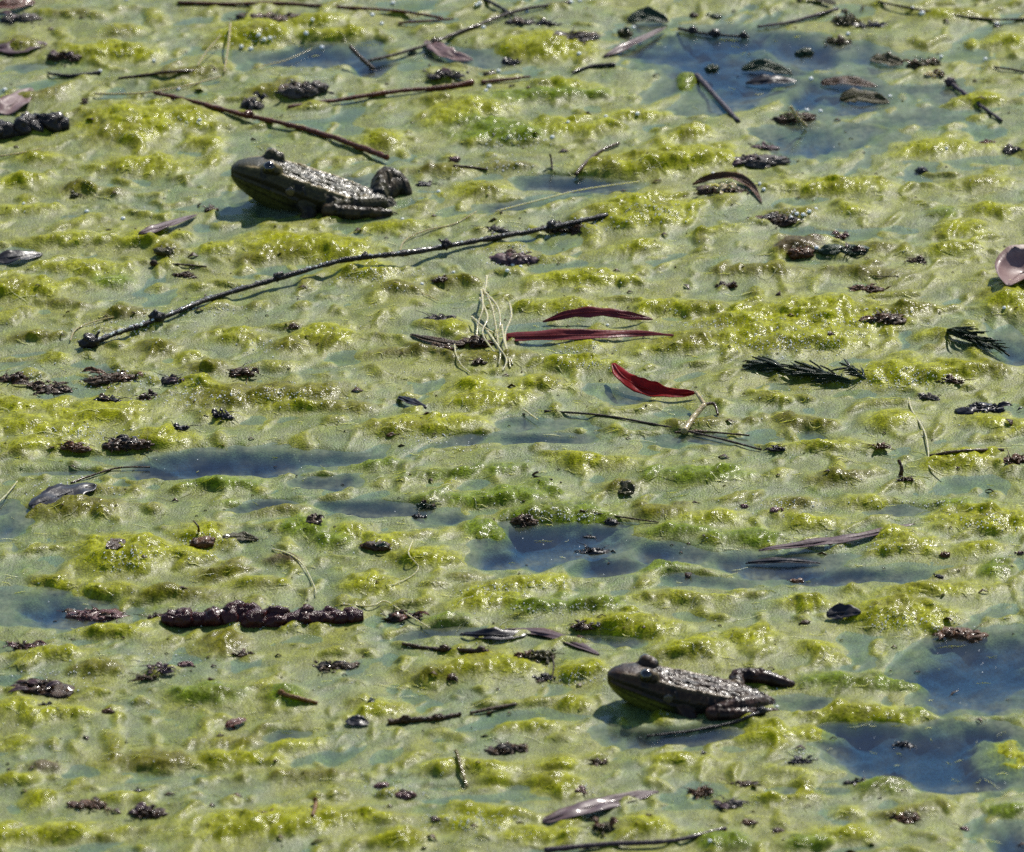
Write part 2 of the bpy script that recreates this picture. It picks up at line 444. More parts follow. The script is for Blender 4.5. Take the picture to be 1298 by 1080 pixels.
water_me.materials.append(water_material())
water = bpy.data.objects.new('water', water_me)
COL.objects.link(water)
tag(water, kind='structure')
bed_me = grid_mesh('pond_bed', spaced(-0.3, 0.3, 2, 220.0), spaced(-0.5, 0.6, 2, 220.0), np.full((len(spaced(-0.5, 0.6, 2, 220.0)), len(spaced(-0.3, 0.3, 2, 220.0))), -0.05, np.float32))
bed_me.materials.append(material('pond_mud', base=(0.02, 0.03, 0.028), rough=0.9, nscale=6, bump=0))
bed = bpy.data.objects.new('pond_bed', bed_me)
COL.objects.link(bed)
tag(bed, kind='structure')

# ------------------------------------------------------------------ builders
from mathutils import noise as mn


class MB:
    """collects shapes in world space; build() links them as ONE mesh object"""

    def __init__(self):
        self.v, self.f = [], []

    def add(self, vs, fs):
        o = len(self.v)
        self.v += [Vector(q) for q in vs]
        self.f += [tuple(i + o for i in q) for q in fs]
        return self

    def tube(self, pts, rad, n=8, knob=0.0, seed=0, flat=1.0):
        pts = [Vector(p) for p in pts]
        m = len(pts)
        if not hasattr(rad, '__len__'):
            rad = [rad] * m
        vs, fs = [], []
        side = None
        for i, p in enumerate(pts):
            t = (pts[min(i + 1, m - 1)] - pts[max(i - 1, 0)])
            t = t.normalized() if t.length > 1e-9 else Vector((1, 0, 0))
            if side is None:
                side = t.cross(Vector((0, 0, 1)))
                if side.length < 1e-3:
                    side = t.cross(Vector((0, 1, 0)))
            side = (side - t * side.dot(t)).normalized()
            up = side.cross(t)
            for k in range(n):
                a = 2 * math.pi * k / n
                r = rad[i]
                if knob:
                    q = p * 900 + Vector((math.cos(a), math.sin(a), seed)) * 0.8
                    r *= 1 + knob * mn.noise(q)
                vs.append(p + side * (math.cos(a) * r) + up * (math.sin(a) * r * flat))
        for i in range(m - 1):
            for k in range(n):
                a, b = i * n + k, i * n + (k + 1) % n
                fs.append((a, b, b + n, a + n))
        fs.append(tuple(range(n - 1, -1, -1)))
        fs.append(tuple(range((m - 1) * n, m * n)))
        return self.add(vs, fs)

    def blob(self, c, r, rot=0.0, amp=0.25, freq=1.6, seed=0.0, sub=3, ridged=False):
        bm = bmesh.new()
        bmesh.ops.create_icosphere(bm, subdivisions=sub, radius=1.0)
        vs = []
        R = Matrix.Rotation(rot, 3, 'Z')
        for v in bm.verts:
            q = v.co * freq + Vector((seed * 3.1, seed * 1.7, seed))
            d = mn.fractal(q, 0.6, 2.1, 4) if not ridged else 0.5 - abs(mn.fractal(q, 0.7, 2.1, 4)) * 1.6
            w = v.co * (1 + amp * d)
            vs.append(Vector(c) + R @ Vector((w.x * r[0], w.y * r[1], w.z * r[2])))
        fs = [tuple(l.index for l in f.verts) for f in bm.faces]
        bm.free()
        return self.add(vs, fs)

    def ball(self, c, r, sub=2, squash=1.0):
        bm = bmesh.new()
        bmesh.ops.create_icosphere(bm, subdivisions=sub, radius=r)
        vs = [Vector(c) + Vector((v.co.x, v.co.y, v.co.z * squash)) for v in bm.verts]
        fs = [tuple(l.index for l in f.verts) for f in bm.faces]
        bm.free()
        return self.add(vs, fs)

    def blade(self, pts, width, up=(0, 0, 1), camber=0.2, thick=0.0003, m=6, ripple=0.0, seed=0, prof=None, twist=0.0, rag=0.0):
        """a leaf: closed thin shell along pts; width is the full width at its broadest"""
        pts = [Vector(p) for p in pts]
        n = len(pts)
        up0 = Vector(up).normalized()
        top, bot = [], []
        for i, p in enumerate(pts):
            s = i / (n - 1)
            t = (pts[min(i + 1, n - 1)] - pts[max(i - 1, 0)]).normalized()
            u = Matrix.Rotation(twist * s, 3, t) @ up0
            side = t.cross(u).normalized()
            u = side.cross(t)
            w = 0.5 * width * (prof(s) if prof else max(0.03, math.sin(math.pi * min(1, s * 0.97 + 0.03)) ** 0.75))
            w *= 1 + rag * mn.noise(Vector((s * 9, seed * 1.7, 3.1)))
            for k in range(m + 1):
                q = 2 * k / m - 1
                z = camber * w * (q * q) + (ripple * w * mn.noise(Vector((s * 5, q * 1.3, seed))) if ripple else 0) 
                c = p + side * (q * w) + u * z
                th = thick * (1 - 0.7 * abs(q))
                top.append(c + u * th)
                bot.append(c - u * th)
        fs = []
        N = len(top)
        for i in range(n - 1):
            for k in range(m):
                a = i * (m + 1) + k
                b = a + m + 1
                fs.append((a, a + 1, b + 1, b))
                fs.append((a + N, b + N, b + 1 + N, a + 1 + N))
            a = i * (m + 1)
            b = a + m + 1
            fs.append((a, b, b + N, a + N))
            fs.append((a + m, a + m + N, b + m + N, b + m))
        for i in (0, n - 1):
            for k in range(m):
                a = i * (m + 1) + k
                fs.append((a, a + N, a + 1 + N, a + 1) if i == 0 else (a, a + 1, a + 1 + N, a + N))
        return self.add(top + bot, fs)

    def build(self, name, mat, parent=None, base=None):
        if parent is not None:
            base = parent.location if parent.parent is None else parent.parent.location
        elif base is None:
            base = sum(self.v, Vector()) / max(1, len(self.v))
            base.z = min(q.z for q in self.v)
        me = bpy.data.meshes.new(name)
        me.from_pydata([q - base for q in self.v], [], self.f)
        me.polygons.foreach_set('use_smooth', [True] * len(me.polygons))
        me.materials.append(mat)
        me.update()
        o = bpy.data.objects.new(name, me)
        COL.objects.link(o)
        if parent is not None:
            o.parent = parent
        else:
            o.location = base
        return o


def empty(name, loc, label, cat, group=None):
    o = bpy.data.objects.new(name, None)
    o.empty_display_size = 0.005
    COL.objects.link(o)
    o.location = loc
    return tag(o, label, cat, group)


def lay(px, z=1.0, k=10, raw=False):
    """a smooth line through picture points (u, v[, height in mm above the water]), never buried deep in the algae"""
    P = []
    for q in px:
        u, v = q[0], q[1]
        zz = (q[2] if len(q) > 2 else z) / 1000.0
        if not raw:
            p = at(u, v, zz)
            for _ in range(4):
                p = at(u, v, max(zz, ground(p.x, p.y) + 0.0004))
            P.append(p)
        else:
            P.append(at(u, v, zz))
    out = []
    m = len(P)
    for i in range(m - 1):
        a, b, c, d = P[max(i - 1, 0)], P[i], P[i + 1], P[min(i + 2, m - 1)]
        for j in range(k):
            t = j / k
            out.append(0.5 * ((2 * b) + (c - a) * t + (2 * a - 5 * b + 4 * c - d) * t * t + (3 * b - a - 3 * c + d) * t ** 3))
    out.append(P[-1])
    return out


# materials of the litter and bubbles: their own colours, wet
LW = dict(coat=0.07, spec=0.2, bump=0.35, bdist=0.0004, bscale=700, nscale=260)
W = dict(coat=0.16, spec=0.2, bump=1.0, bdist=0.0006, bscale=1400, nscale=500)
MAT = dict(
    black=material('black_wet_bark', (0.016, 0.013, 0.012), 0.35, second=(0.035, 0.026, 0.022), **W),
    red=material('red_brown_bark', (0.17, 0.036, 0.012), 0.4, second=(0.075, 0.024, 0.012), **W),
    brown=material('brown_stem', (0.085, 0.05, 0.028), 0.45, second=(0.04, 0.027, 0.018), **W),
    purple=material('purple_stem', (0.085, 0.048, 0.058), 0.45, second=(0.05, 0.036, 0.042), **W),
    mauve=material('mauve_soaked_leaf', (0.13, 0.075, 0.075), 0.5, second=(0.08, 0.045, 0.05), **LW),
    straw=material('pale_straw', (0.52, 0.43, 0.22), 0.5, sss=0.8, sss_r=0.001, second=(0.32, 0.24, 0.11), **W),
    root=material('pale_root', (0.66, 0.60, 0.38), 0.5, sss=0.9, sss_r=0.0012, second=(0.5, 0.44, 0.24), **W),
    maroon=material('maroon_leaf', (0.24, 0.034, 0.032), 0.35, second=(0.15, 0.022, 0.022), transl=0.12, **LW),
    redleaf=material('red_leaf', (0.42, 0.014, 0.008), 0.35, second=(0.30, 0.010, 0.007), transl=0.35, **LW),
    darkleaf=material('blackened_leaf', (0.018, 0.017, 0.019), 0.35, second=(0.040, 0.034, 0.036), **LW),
    debris=material('dark_plant_debris', (0.018, 0.010, 0.005), 0.4, second=(0.11, 0.048, 0.012), **W),
    litter=material('brown_leaf_litter', (0.12, 0.062, 0.022), 0.45, second=(0.040, 0.024, 0.010), **W),
    rust=material('rusty_plant_matter', (0.17, 0.065, 0.014), 0.42, second=(0.06, 0.026, 0.010), **W),
    olive=material('olive_brown_weed', (0.085, 0.072, 0.010), 0.45, second=(0.042, 0.032, 0.008), **W),
    weed=material('dark_green_weed', (0.014, 0.036, 0.012), 0.35, second=(0.030, 0.048, 0.016), **W),
    pink=material('pale_pink_leaf', (0.27, 0.17, 0.15), 0.45, second=(0.19, 0.11, 0.10), **LW),
    seed=material('wet_pink_brown_seed', (0.12, 0.045, 0.04), 0.25, second=(0.20, 0.09, 0.08), **W),
    clay=material('grey_brown_silt', (0.12, 0.095, 0.075), 0.5, second=(0.06, 0.05, 0.04), **W),
    yellow=material('yellowed_stalk', (0.22, 0.17, 0.02), 0.45, second=(0.12, 0.085, 0.015), **W),
    orange=material('orange_stalk', (0.28, 0.13, 0.02), 0.4, second=(0.14, 0.05, 0.012), **W),
)
bub = bpy.data.materials.new('bubble_skin')
bub.use_nodes = True
_q = bub.node_tree.nodes['Principled BSDF']
_q.inputs['Base Color'].default_value = (0.80, 0.82, 0.76, 1)
_q.inputs['Roughness'].default_value = 0.30
_q.inputs['IOR'].default_value = 1.5
_q.inputs['Transmission Weight'].default_value = 0.0
_q.inputs['Subsurface Weight'].default_value = 1.0
_q.inputs['Subsurface Radius'].default_value = (1, 1, 1)
_q.inputs['Subsurface Scale'].default_value = 0.0015
MAT['bubble'] = bub


# ------------------------------------------------------------------ frogs
def frog_material(name):
    m = material(name, attr='tint', rough=0.42, var=0.4, nscale=700, bump=0.5, bdist=0.0005, bscale=800, coat=0.10, spec=0.18)
    return m


def lerp_table(tab, x):
    xs = [t[0] for t in tab]
    return [float(np.interp(x, xs, [t[k] for t in tab])) for k in range(1, len(tab[0]))]


def make_frog(label, loc, yaw, k, skin, spec):
    """k: metres per frog millimetre; the frog looks along local +x, its left flank is +y"""
    root = empty('frog', loc, label, 'frog', 'frogs sitting in the algae')
    root.rotation_euler = (0, 0, yaw)
    body = spec['body']          # x, centre height, half width, height above, depth below
    mb = MB()
    n = 32
    xs = np.concatenate([np.linspace(body[0][0], body[-1][0], 46)])
    vs, fs = [], []
    for x in xs:
        zc, w, ht, hb = lerp_table(body, x)
        for j in range(n):
            a = 2 * math.pi * j / n
            c, s_ = math.cos(a), math.sin(a)
            e = (0.82 - 0.24 * float(np.interp(x, [42, 58], [0, 1]))) if s_ > 0 else 0.8
            y = w * math.copysign(abs(c) ** e, c)
            z = (ht if s_ > 0 else hb) * math.copysign(abs(s_) ** (1.05 if s_ > 0 else 0.9), s_)
            vs.append((x, y, zc + z))
    for i in range(len(xs) - 1):
        for j in range(n):
            a, b = i * n + j, i * n + (j + 1) % n
            fs.append((a, a + n, b + n, b))
    fs.append(tuple(range(n)))
    fs.append(tuple(range(len(xs) * n - 1, (len(xs) - 1) * n - 1, -1)))
    mb.add(vs, fs)
    ex, ey, ez, er = spec['eye']
    for s_ in (-1, 1):
        mb.ball((ex, s_ * ey, ez), er * 1.08, 3)                     # the bulge that carries the eye
        mb.ball((ex - 2.2, s_ * (ey - 0.6), ez - 1.6), er * 1.15, 3)
        mb.ball((ex + 2.2, s_ * (ey - 0.9), ez - 2.0), er * 1.0, 3)
        fold = []
        for x in np.linspace(ex + 11, 12, 24):                        # brow ridge running on as the dorsolateral fold
            zc, w, ht, hb = lerp_table(body, x)
            fold.append((x, s_ * w * 0.70, zc + ht * 0.66 + 0.25))
        mb.tube(fold, [0.6 + 0.75 * math.sin(math.pi * min(1, 0.1 + i / 24)) for i in range(24)], 8)
        lip = []
        for x in np.linspace(body[-1][0] - 1.5, ex - 13, 16):
            zc, w, ht, hb = lerp_table(body, x)
            lip.append((x, s_ * w * 0.985, zc - hb * 0.20))
        mb.tube(lip, 0.75, 8)
    for pts, rad in spec['limbs']:
        P = [Vector(p) for p in pts]
        out, rr_ = [], []
        for i in range(len(P) - 1):
            a, b, c, d = P[max(i - 1, 0)], P[i], P[i + 1], P[min(i + 2, len(P) - 1)]
            for j in range(7):
                t = j / 7
                out.append(0.5 * ((2 * b) + (c - a) * t + (2 * a - 5 * b + 4 * c - d) * t * t + (3 * b - a - 3 * c + d) * t ** 3))
                rr_.append(rad[i] * (1 - t) + rad[i + 1] * t)
        out.append(P[-1]); rr_.append(rad[-1])
        mb.tube(out, rr_, 12)
        mb.ball(out[0], rr_[0] * 0.98, 2)
        mb.ball(out[-1], rr_[-1] * 0.98, 2)
    tmp = bpy.data.meshes.new('frog_body')
    tmp.from_pydata(mb.v, [], mb.f)
    o = bpy.data.objects.new('frog_body', tmp)
    COL.objects.link(o)
    rm = o.modifiers.new('Remesh', 'REMESH')
    rm.mode = 'VOXEL'
    rm.voxel_size = 0.42
    sm = o.modifiers.new('Smooth', 'SMOOTH')
    sm.factor, sm.iterations = 0.5, 4
    dg = bpy.context.evaluated_depsgraph_get()
    me = bpy.data.meshes.new_from_object(o.evaluated_get(dg))
    COL.objects.unlink(o)
    bpy.data.objects.remove(o)
    nv = len(me.vertices)
    co = np.empty(nv * 3, np.float32); me.vertices.foreach_get('co', co); co = co.reshape(-1, 3)
    no = np.empty(nv * 3, np.float32); me.vertices.foreach_get('normal', no); no = no.reshape(-1, 3)
    x, y, z = co.T
    bx = [b[0] for b in body]
    zc, w, ht = (np.interp(x, bx, [b[i] for b in body]) for i in (1, 2, 3))
    up = np.clip(no[:, 2], 0, 1)
    # warts, skin pattern and painted flank shade
    wart = np.clip(perlin(x / 2.6, y / 2.0 + z * 0.4, 81) - 0.05, 0, 1) + 0.35 * np.clip(perlin(x / 1.3, y / 1.2 + z, 83), 0, 1)
    back = smooth(0.15, 0.6, no[:, 2]) * smooth(62, 52, x)
    co += no * (0.95 * wart * back - 0.55 * np.exp(-(y / 1.1) ** 2) * back + 0.45 * np.exp(-((np.abs(y) - 0.32 * w) / 0.9) ** 2) * back + 0.10 * perlin(x / 0.9 + z, y / 0.9, 85))[:, None]
    me.vertices.foreach_set('co', (co * k).astype(np.float32).ravel())
    on_fold = np.exp(-((np.abs(y) - w * 0.70) / 1.0) ** 2) * (no[:, 2] > 0.05) * smooth(10, 16, x) * smooth(ex + 13, ex + 8, x)
    blot = smooth(0.08, 0.30, fbm(x / 7.0, y / 5.0 + z / 9, 87, 2))
    c = np.tile(C(*spec['back']), (nv, 1))
    side = smooth(0.45, 0.05, no[:, 2])[:, None]
    c = c * (1 - side) + C(*spec['flank']) * side  # flanks near-black: shade of the backlit sides put into the skin colour
    c = c * (1 - 0.75 * blot[:, None] * (1 - 0.6 * side)) + C(0.010, 0.009, 0.007) * 0.75 * blot[:, None] * (1 - 0.6 * side)
    f_ = (on_fold * 0.85)[:, None]
    c = c * (1 - f_) + C(*spec['fold']) * f_
    below = smooth(-0.15, -0.55, no[:, 2])[:, None]
    c = c * (1 - below) + C(*spec['belly']) * below
    jaw = (smooth(0.25, -0.15, no[:, 2]) * smooth(-2.0, -5.0, z - zc) * smooth(44, 56, x))[:, None]
    c = c * (1 - jaw) + C(*spec['throat']) * jaw
    limb = smooth(1.04, 1.16, np.abs(y) / np.maximum(w, 1))[:, None] * (x < 58)[:, None]
    bars = smooth(0.0, 0.35, np.sin(x / 1.9 + y / 3.0))[:, None]
    c = c * (1 - 0.7 * limb) + (C(*spec['limb']) * (1 - 0.7 * bars)) * 0.7 * limb
    zl = zc - np.interp(x, bx, [b[4] for b in body]) * 0.42       # the closed mouth: a dark line under the upper lip
    mouth = (np.exp(-((z - zl) / 0.45) ** 2) * smooth(ex - 13, ex - 9, x) * (no[:, 2] < 0.4))[:, None]
    c = c * (1 - 0.8 * mouth) + C(0.008, 0.006, 0.005) * 0.8 * mouth
    paint(me, 'tint', c)
    me.polygons.foreach_set('use_smooth', [True] * len(me.polygons))
    me.materials.clear()
    me.materials.append(skin)
    me.update()
    b = bpy.data.objects.new('frog_body', me)
    COL.objects.link(b)
    b.parent = root
    for s_ in (-1, 1):
        m = MB().ball((0, 0, 0), er * 0.93 * k, 3)
        e = local('eye', m, M_EYE, root, Vector((ex + 0.3, s_ * (ey + 0.95), ez + 0.45)) * k)
        m = MB().blob((0, 0, 0), (er * 0.52 * k, er * 0.16 * k, er * 0.34 * k), amp=0.0, sub=2)
        p = local('pupil', m, M_PUPIL, e, Vector((0.25, s_ * er * 0.88, er * 0.14)) * k)
        zc_, w_, ht_, hb_ = lerp_table(body, ex - 9.5)
        m = MB().blob((0, 0, 0), (2.5 * k, 0.45 * k, 2.5 * k), amp=0.0, sub=2)
        local('eardrum', m, M_DRUM, root, Vector((ex - 9.5, s_ * (w_ - 0.05), zc_ - 0.5)) * k)
        zc_, w_, ht_, hb_ = lerp_table(body, body[-1][0] - 3.0)
        m = MB().ball((0, 0, 0), 0.55 * k, 2)
        local('nostril', m, M_PUPIL, root, Vector((body[-1][0] - 3.4, s_ * w_ * 0.62, zc_ + ht_ * 0.72)) * k)
    return root


def local(name, mb, mat, parent, loc):
    me = bpy.data.meshes.new(name)
    me.from_pydata(mb.v, [], mb.f)
    me.polygons.foreach_set('use_smooth', [True] * len(me.polygons))
    me.materials.append(mat)
    o = bpy.data.objects.new(name, me)
    COL.objects.link(o)
    o.parent = parent
    o.location = loc
    return o


M_EYE = material('frog_eye', (0.030, 0.022, 0.010), 0.12, second=(0.012, 0.010, 0.008), nscale=1500, bump=0, coat=1.0)
M_PUPIL = material('frog_pupil', (0.004, 0.004, 0.004), 0.08, var=0.1, bump=0, coat=1.0)
M_DRUM = material('frog_eardrum', (0.045, 0.034, 0.020), 0.35, nscale=900, bump=0.3, coat=0.5)
toe = [0.7, 0.5, 0.35]
BODY1 = [(-1.0, 0.2, 1.38, 0.96, 2.5), (2, 0.46, 5.52, 3.13, 6.0), (9, 1.2, 10.58, 4.61, 8.5), (18, 3.0, 14.35, 5.62, 11.5), (28, 6.2, 15.46, 5.93, 14.0), (38, 9.4, 14.9, 5.76, 16.5), (48, 12.7, 13.98, 5.81, 18.0), (57, 15.8, 12.51, 6.0, 17.5), (64, 17.4, 10.67, 5.2, 14.5), (70, 18.0, 8.1, 4.4, 11.0), (74, 18.0, 5.34, 3.6, 7.5), (76.5, 17.8, 2.02, 1.6, 3.4)]


def arm(s, hx, dz=0):
    hand = [([(hx, s * 17, -1.5), (hx + 4 + 0.3 * f, s * (17 + (f - 1.5) * 1.6), -2.0), (hx + 8.5 - abs(f - 1.4) * 1.2, s * (17 + (f - 1.5) * 3.4), -2.6)], [1.3, 0.85, 0.6]) for f in range(4)]
    return [([(45, s * 9, 7 + dz), (39, s * 16.5, 2.5 + dz), (43, s * 18.5, 0.2), (hx, s * 17, -1.4)], [4.6, 3.2, 2.7, 1.9])] + hand


LIMBS1 = arm(1, 50) + arm(-1, 50) + [
    ([(8, 5, 4.0), (18, 12, 5.4), (31, 17.5, 4.8)], [4.3, 4.4, 3.2]), ([(31, 17.5, 4.8), (17, 18.5, 4.2), (3, 15.5, 3.2)], [3.4, 3.0, 1.9]),
    ([(3, 15.5, 1.6), (12, 22, -1.0), (20, 24, -2.5)], [1.9, 1.6, 1.3])] + [
    ([(20, 24, -2.5), (27, 24 + (f - 2) * 2.2, -3.0), (34 - abs(f - 2.4) * 3, 24 + (f - 2) * 4.6, -3.5)], [1.2, 0.8, 0.55]) for f in range(5)] + [
    ([(8, -4, 3.0), (8, -12, 6.5), (5, -18, 8.5)], [4.5, 4.8, 4.8]), ([(5, -18, 8.5), (0, -17, 6.5), (-4, -13, 2.0)], [4.8, 4.2, 3.0]), ([(5, -9, 3.0), (1, -14, 5.5)], [4.4, 4.4]),
    ([(-4, -13, 2.0), (2, -14, -1.0), (10, -18, -2.5)], [2.0, 1.6, 1.3])] + [
    ([(10, -18, -2.5), (16, -18 + (f - 2) * 2.2, -3.0), (23 - abs(f - 2.4) * 3, -18 + (f - 2) * 4.6, -3.5)], [1.2, 0.8, 0.55]) for f in range(5)]
p = at(503, 258)
make_frog('dark olive frog with raised head sitting in algae above the long black twig', Vector((p.x, p.y, -0.0022)), math.radians(180 - 2), 0.001,
          frog_material('olive_frog_skin'),
          dict(body=BODY1, eye=(58, 7.8, 22.0, 3.4), limbs=LIMBS1, back=(0.050, 0.042, 0.014), flank=(0.006, 0.006, 0.004), fold=(0.34, 0.25, 0.10),
               belly=(0.05, 0.048, 0.02), throat=(0.060, 0.060, 0.014), limb=(0.070, 0.046, 0.020)))
BODY2 = [(-1.0, 0.1, 1.38, 1.2, 2.5), (2, 0.4, 5.52, 3.6, 6.0), (9, 1.6, 10.12, 5.6, 7.5), (18, 3.4, 13.43, 6.8, 9.5), (28, 5.6, 14.54, 7.0, 12.0), (38, 8.0, 13.98, 6.4, 14.0), (48, 10.6, 13.43, 6.0, 15.5), (57, 13.5, 12.14, 5.6, 15.0), (64, 15.6, 10.49, 5.0, 13.0), (70, 16.4, 7.91, 4.3, 10.5), (74, 16.6, 5.15, 3.4, 7.0), (76.5, 16.5, 2.02, 1.6, 3.2)]
LIMBS2 = arm(1, 49, -1) + arm(-1, 49, -1) + [
    ([(8, 5, 4.5), (17, 13, 6.6), (30, 18.5, 5.6)], [4.4, 4.6, 3.2]), ([(30, 18.5, 5.6), (16, 18.5, 5.0), (1, 13.5, 4.0)], [3.4, 3.0, 1.9]),
    ([(1, 13.5, 1.6), (10, 20, -1.0), (19, 23, -2.5)], [1.9, 1.6, 1.3])] + [
    ([(19, 23, -2.5), (26, 23 + (f - 2) * 2.2, -3.0), (33 - abs(f - 2.4) * 3, 23 + (f - 2) * 4.6, -3.5)], [1.2, 0.8, 0.55]) for f in range(5)] + [
    ([(18, -6, 5.0), (18, -13, 6.4), (17, -19, 7.8)], [4.0, 4.0, 3.4]), ([(17, -19, 7.8), (6, -19, 7.0), (-7, -17, 4.0)], [3.6, 3.7, 2.2]),
    ([(-7, -17, 1.2), (-5, -17, -1.5), (4, -19, -2.5)], [1.8, 1.5, 1.2])] + [
    ([(4, -19, -2.5), (10, -19 + (f - 2) * 2.2, -3.0), (16 - abs(f - 2.4) * 3, -19 + (f - 2) * 4.6, -3.5)], [1.2, 0.8, 0.55]) for f in range(5)]
p = at(985, 889)
make_frog('dark reddish-brown frog sitting low beside the open blue water', Vector((p.x, p.y, -0.0032)), math.radians(180 + 1), 0.00092,
          frog_material('brown_frog_skin'),
          dict(body=BODY2, eye=(59, 7.6, 19.8, 3.3), limbs=LIMBS2, back=(0.048, 0.025, 0.011), flank=(0.006, 0.005, 0.004), fold=(0.20, 0.14, 0.07),
               belly=(0.03, 0.03, 0.012), throat=(0.11, 0.115, 0.018), limb=(0.060, 0.026, 0.016)))

# ------------------------------------------------------------------ twigs, stems and straws lying in the algae
def taper(n, r0, r1, wob=0.12, seed=0):
    rr_ = random.Random(seed)
    return [(r0 + (r1 - r0) * i / (n - 1)) * 0.001 * (1 + rr_.uniform(-wob, wob)) for i in range(n)]


def stick(name, px, r0, r1, mat, label, cat, group=None, z=1.5, knots=(), stubs=(), seed=0, beads=0):
    """a twig: stem (+ knots and side stubs as parts); knots: (share of length, mm); stubs: (share, du, dv, mm)"""
    L = lay(px, z)
    if knots or stubs:
        root = empty(name, L[0], label, cat, group)
        MB().tube(L, taper(len(L), r0, r1, 0.14, seed), 9, 0.5, seed).build('stem', MAT[mat], root)
        for i, (t, r) in enumerate(knots):
            q = L[int(t * (len(L) - 1))]
            MB().blob(q + Vector((0, 0, r * 0.0004)), (r * 0.0013, r * 0.001, r * 0.001), 0.3 * i, 0.5, 1.6, i + seed, 3).build('knot', MAT[mat], root)
        for i, (t, du, dv, r) in enumerate(stubs):
            q = L[int(t * (len(L) - 1))]
            s_ = 0.00035
            e = q + Vector((du * s_, 0.0, -dv * s_))
            MB().tube([q, (q + e) * 0.5 + Vector((0, 0, 0.0004)), e], [r * 0.001, r * 0.0008, r * 0.0005], 7, 0.2, i).build('side_stub', MAT[mat], root)
        return root, L
    o = MB().tube(L, taper(len(L), r0, r1, 0.14, seed), 8, 0.25, seed).build(name, MAT[mat], base=L[0].copy())
    tag(o, label, cat, group)
    return o, L


_, TW = stick('twig', [(112, 437, 2), (146, 423), (180, 412), (220, 397), (262, 380), (345, 355, 4.5), (430, 331, 6), (475, 325, 7), (520, 320, 6), (600, 306), (690, 290), (770, 273)], 1.15, 1.25, 'black',
              'long thin black twig running from below the upper frog to mid pond', 'twig', z=3.2, seed=1,
              knots=[(0.015, 3.2), (0.23, 2.6), (0.47, 2.0), (0.61, 1.6), (0.79, 2.2), (0.92, 2.0)], stubs=[(0.02, 10, -16, 1.0), (0.235, -6, -9, 0.9), (0.47, 5, -8, 0.7), (0.79, -10, -10, 0.9)])
m = MB()
rb = random.Random(9)
for i in range(150):
    t = rb.random() ** 1.3
    q = TW[int(t * (len(TW) - 1))]
    r = rb.uniform(0.0002, 0.0006) * (1.3 if t < 0.2 else 1)
    m.ball(q + Vector((rb.uniform(-1, 1) * 0.001, rb.uniform(-0.7, 0.3) * 0.001, 0.0010)), r, 2)
m.build('water_beads', MAT['bubble'], _)['kind'] = 'stuff'
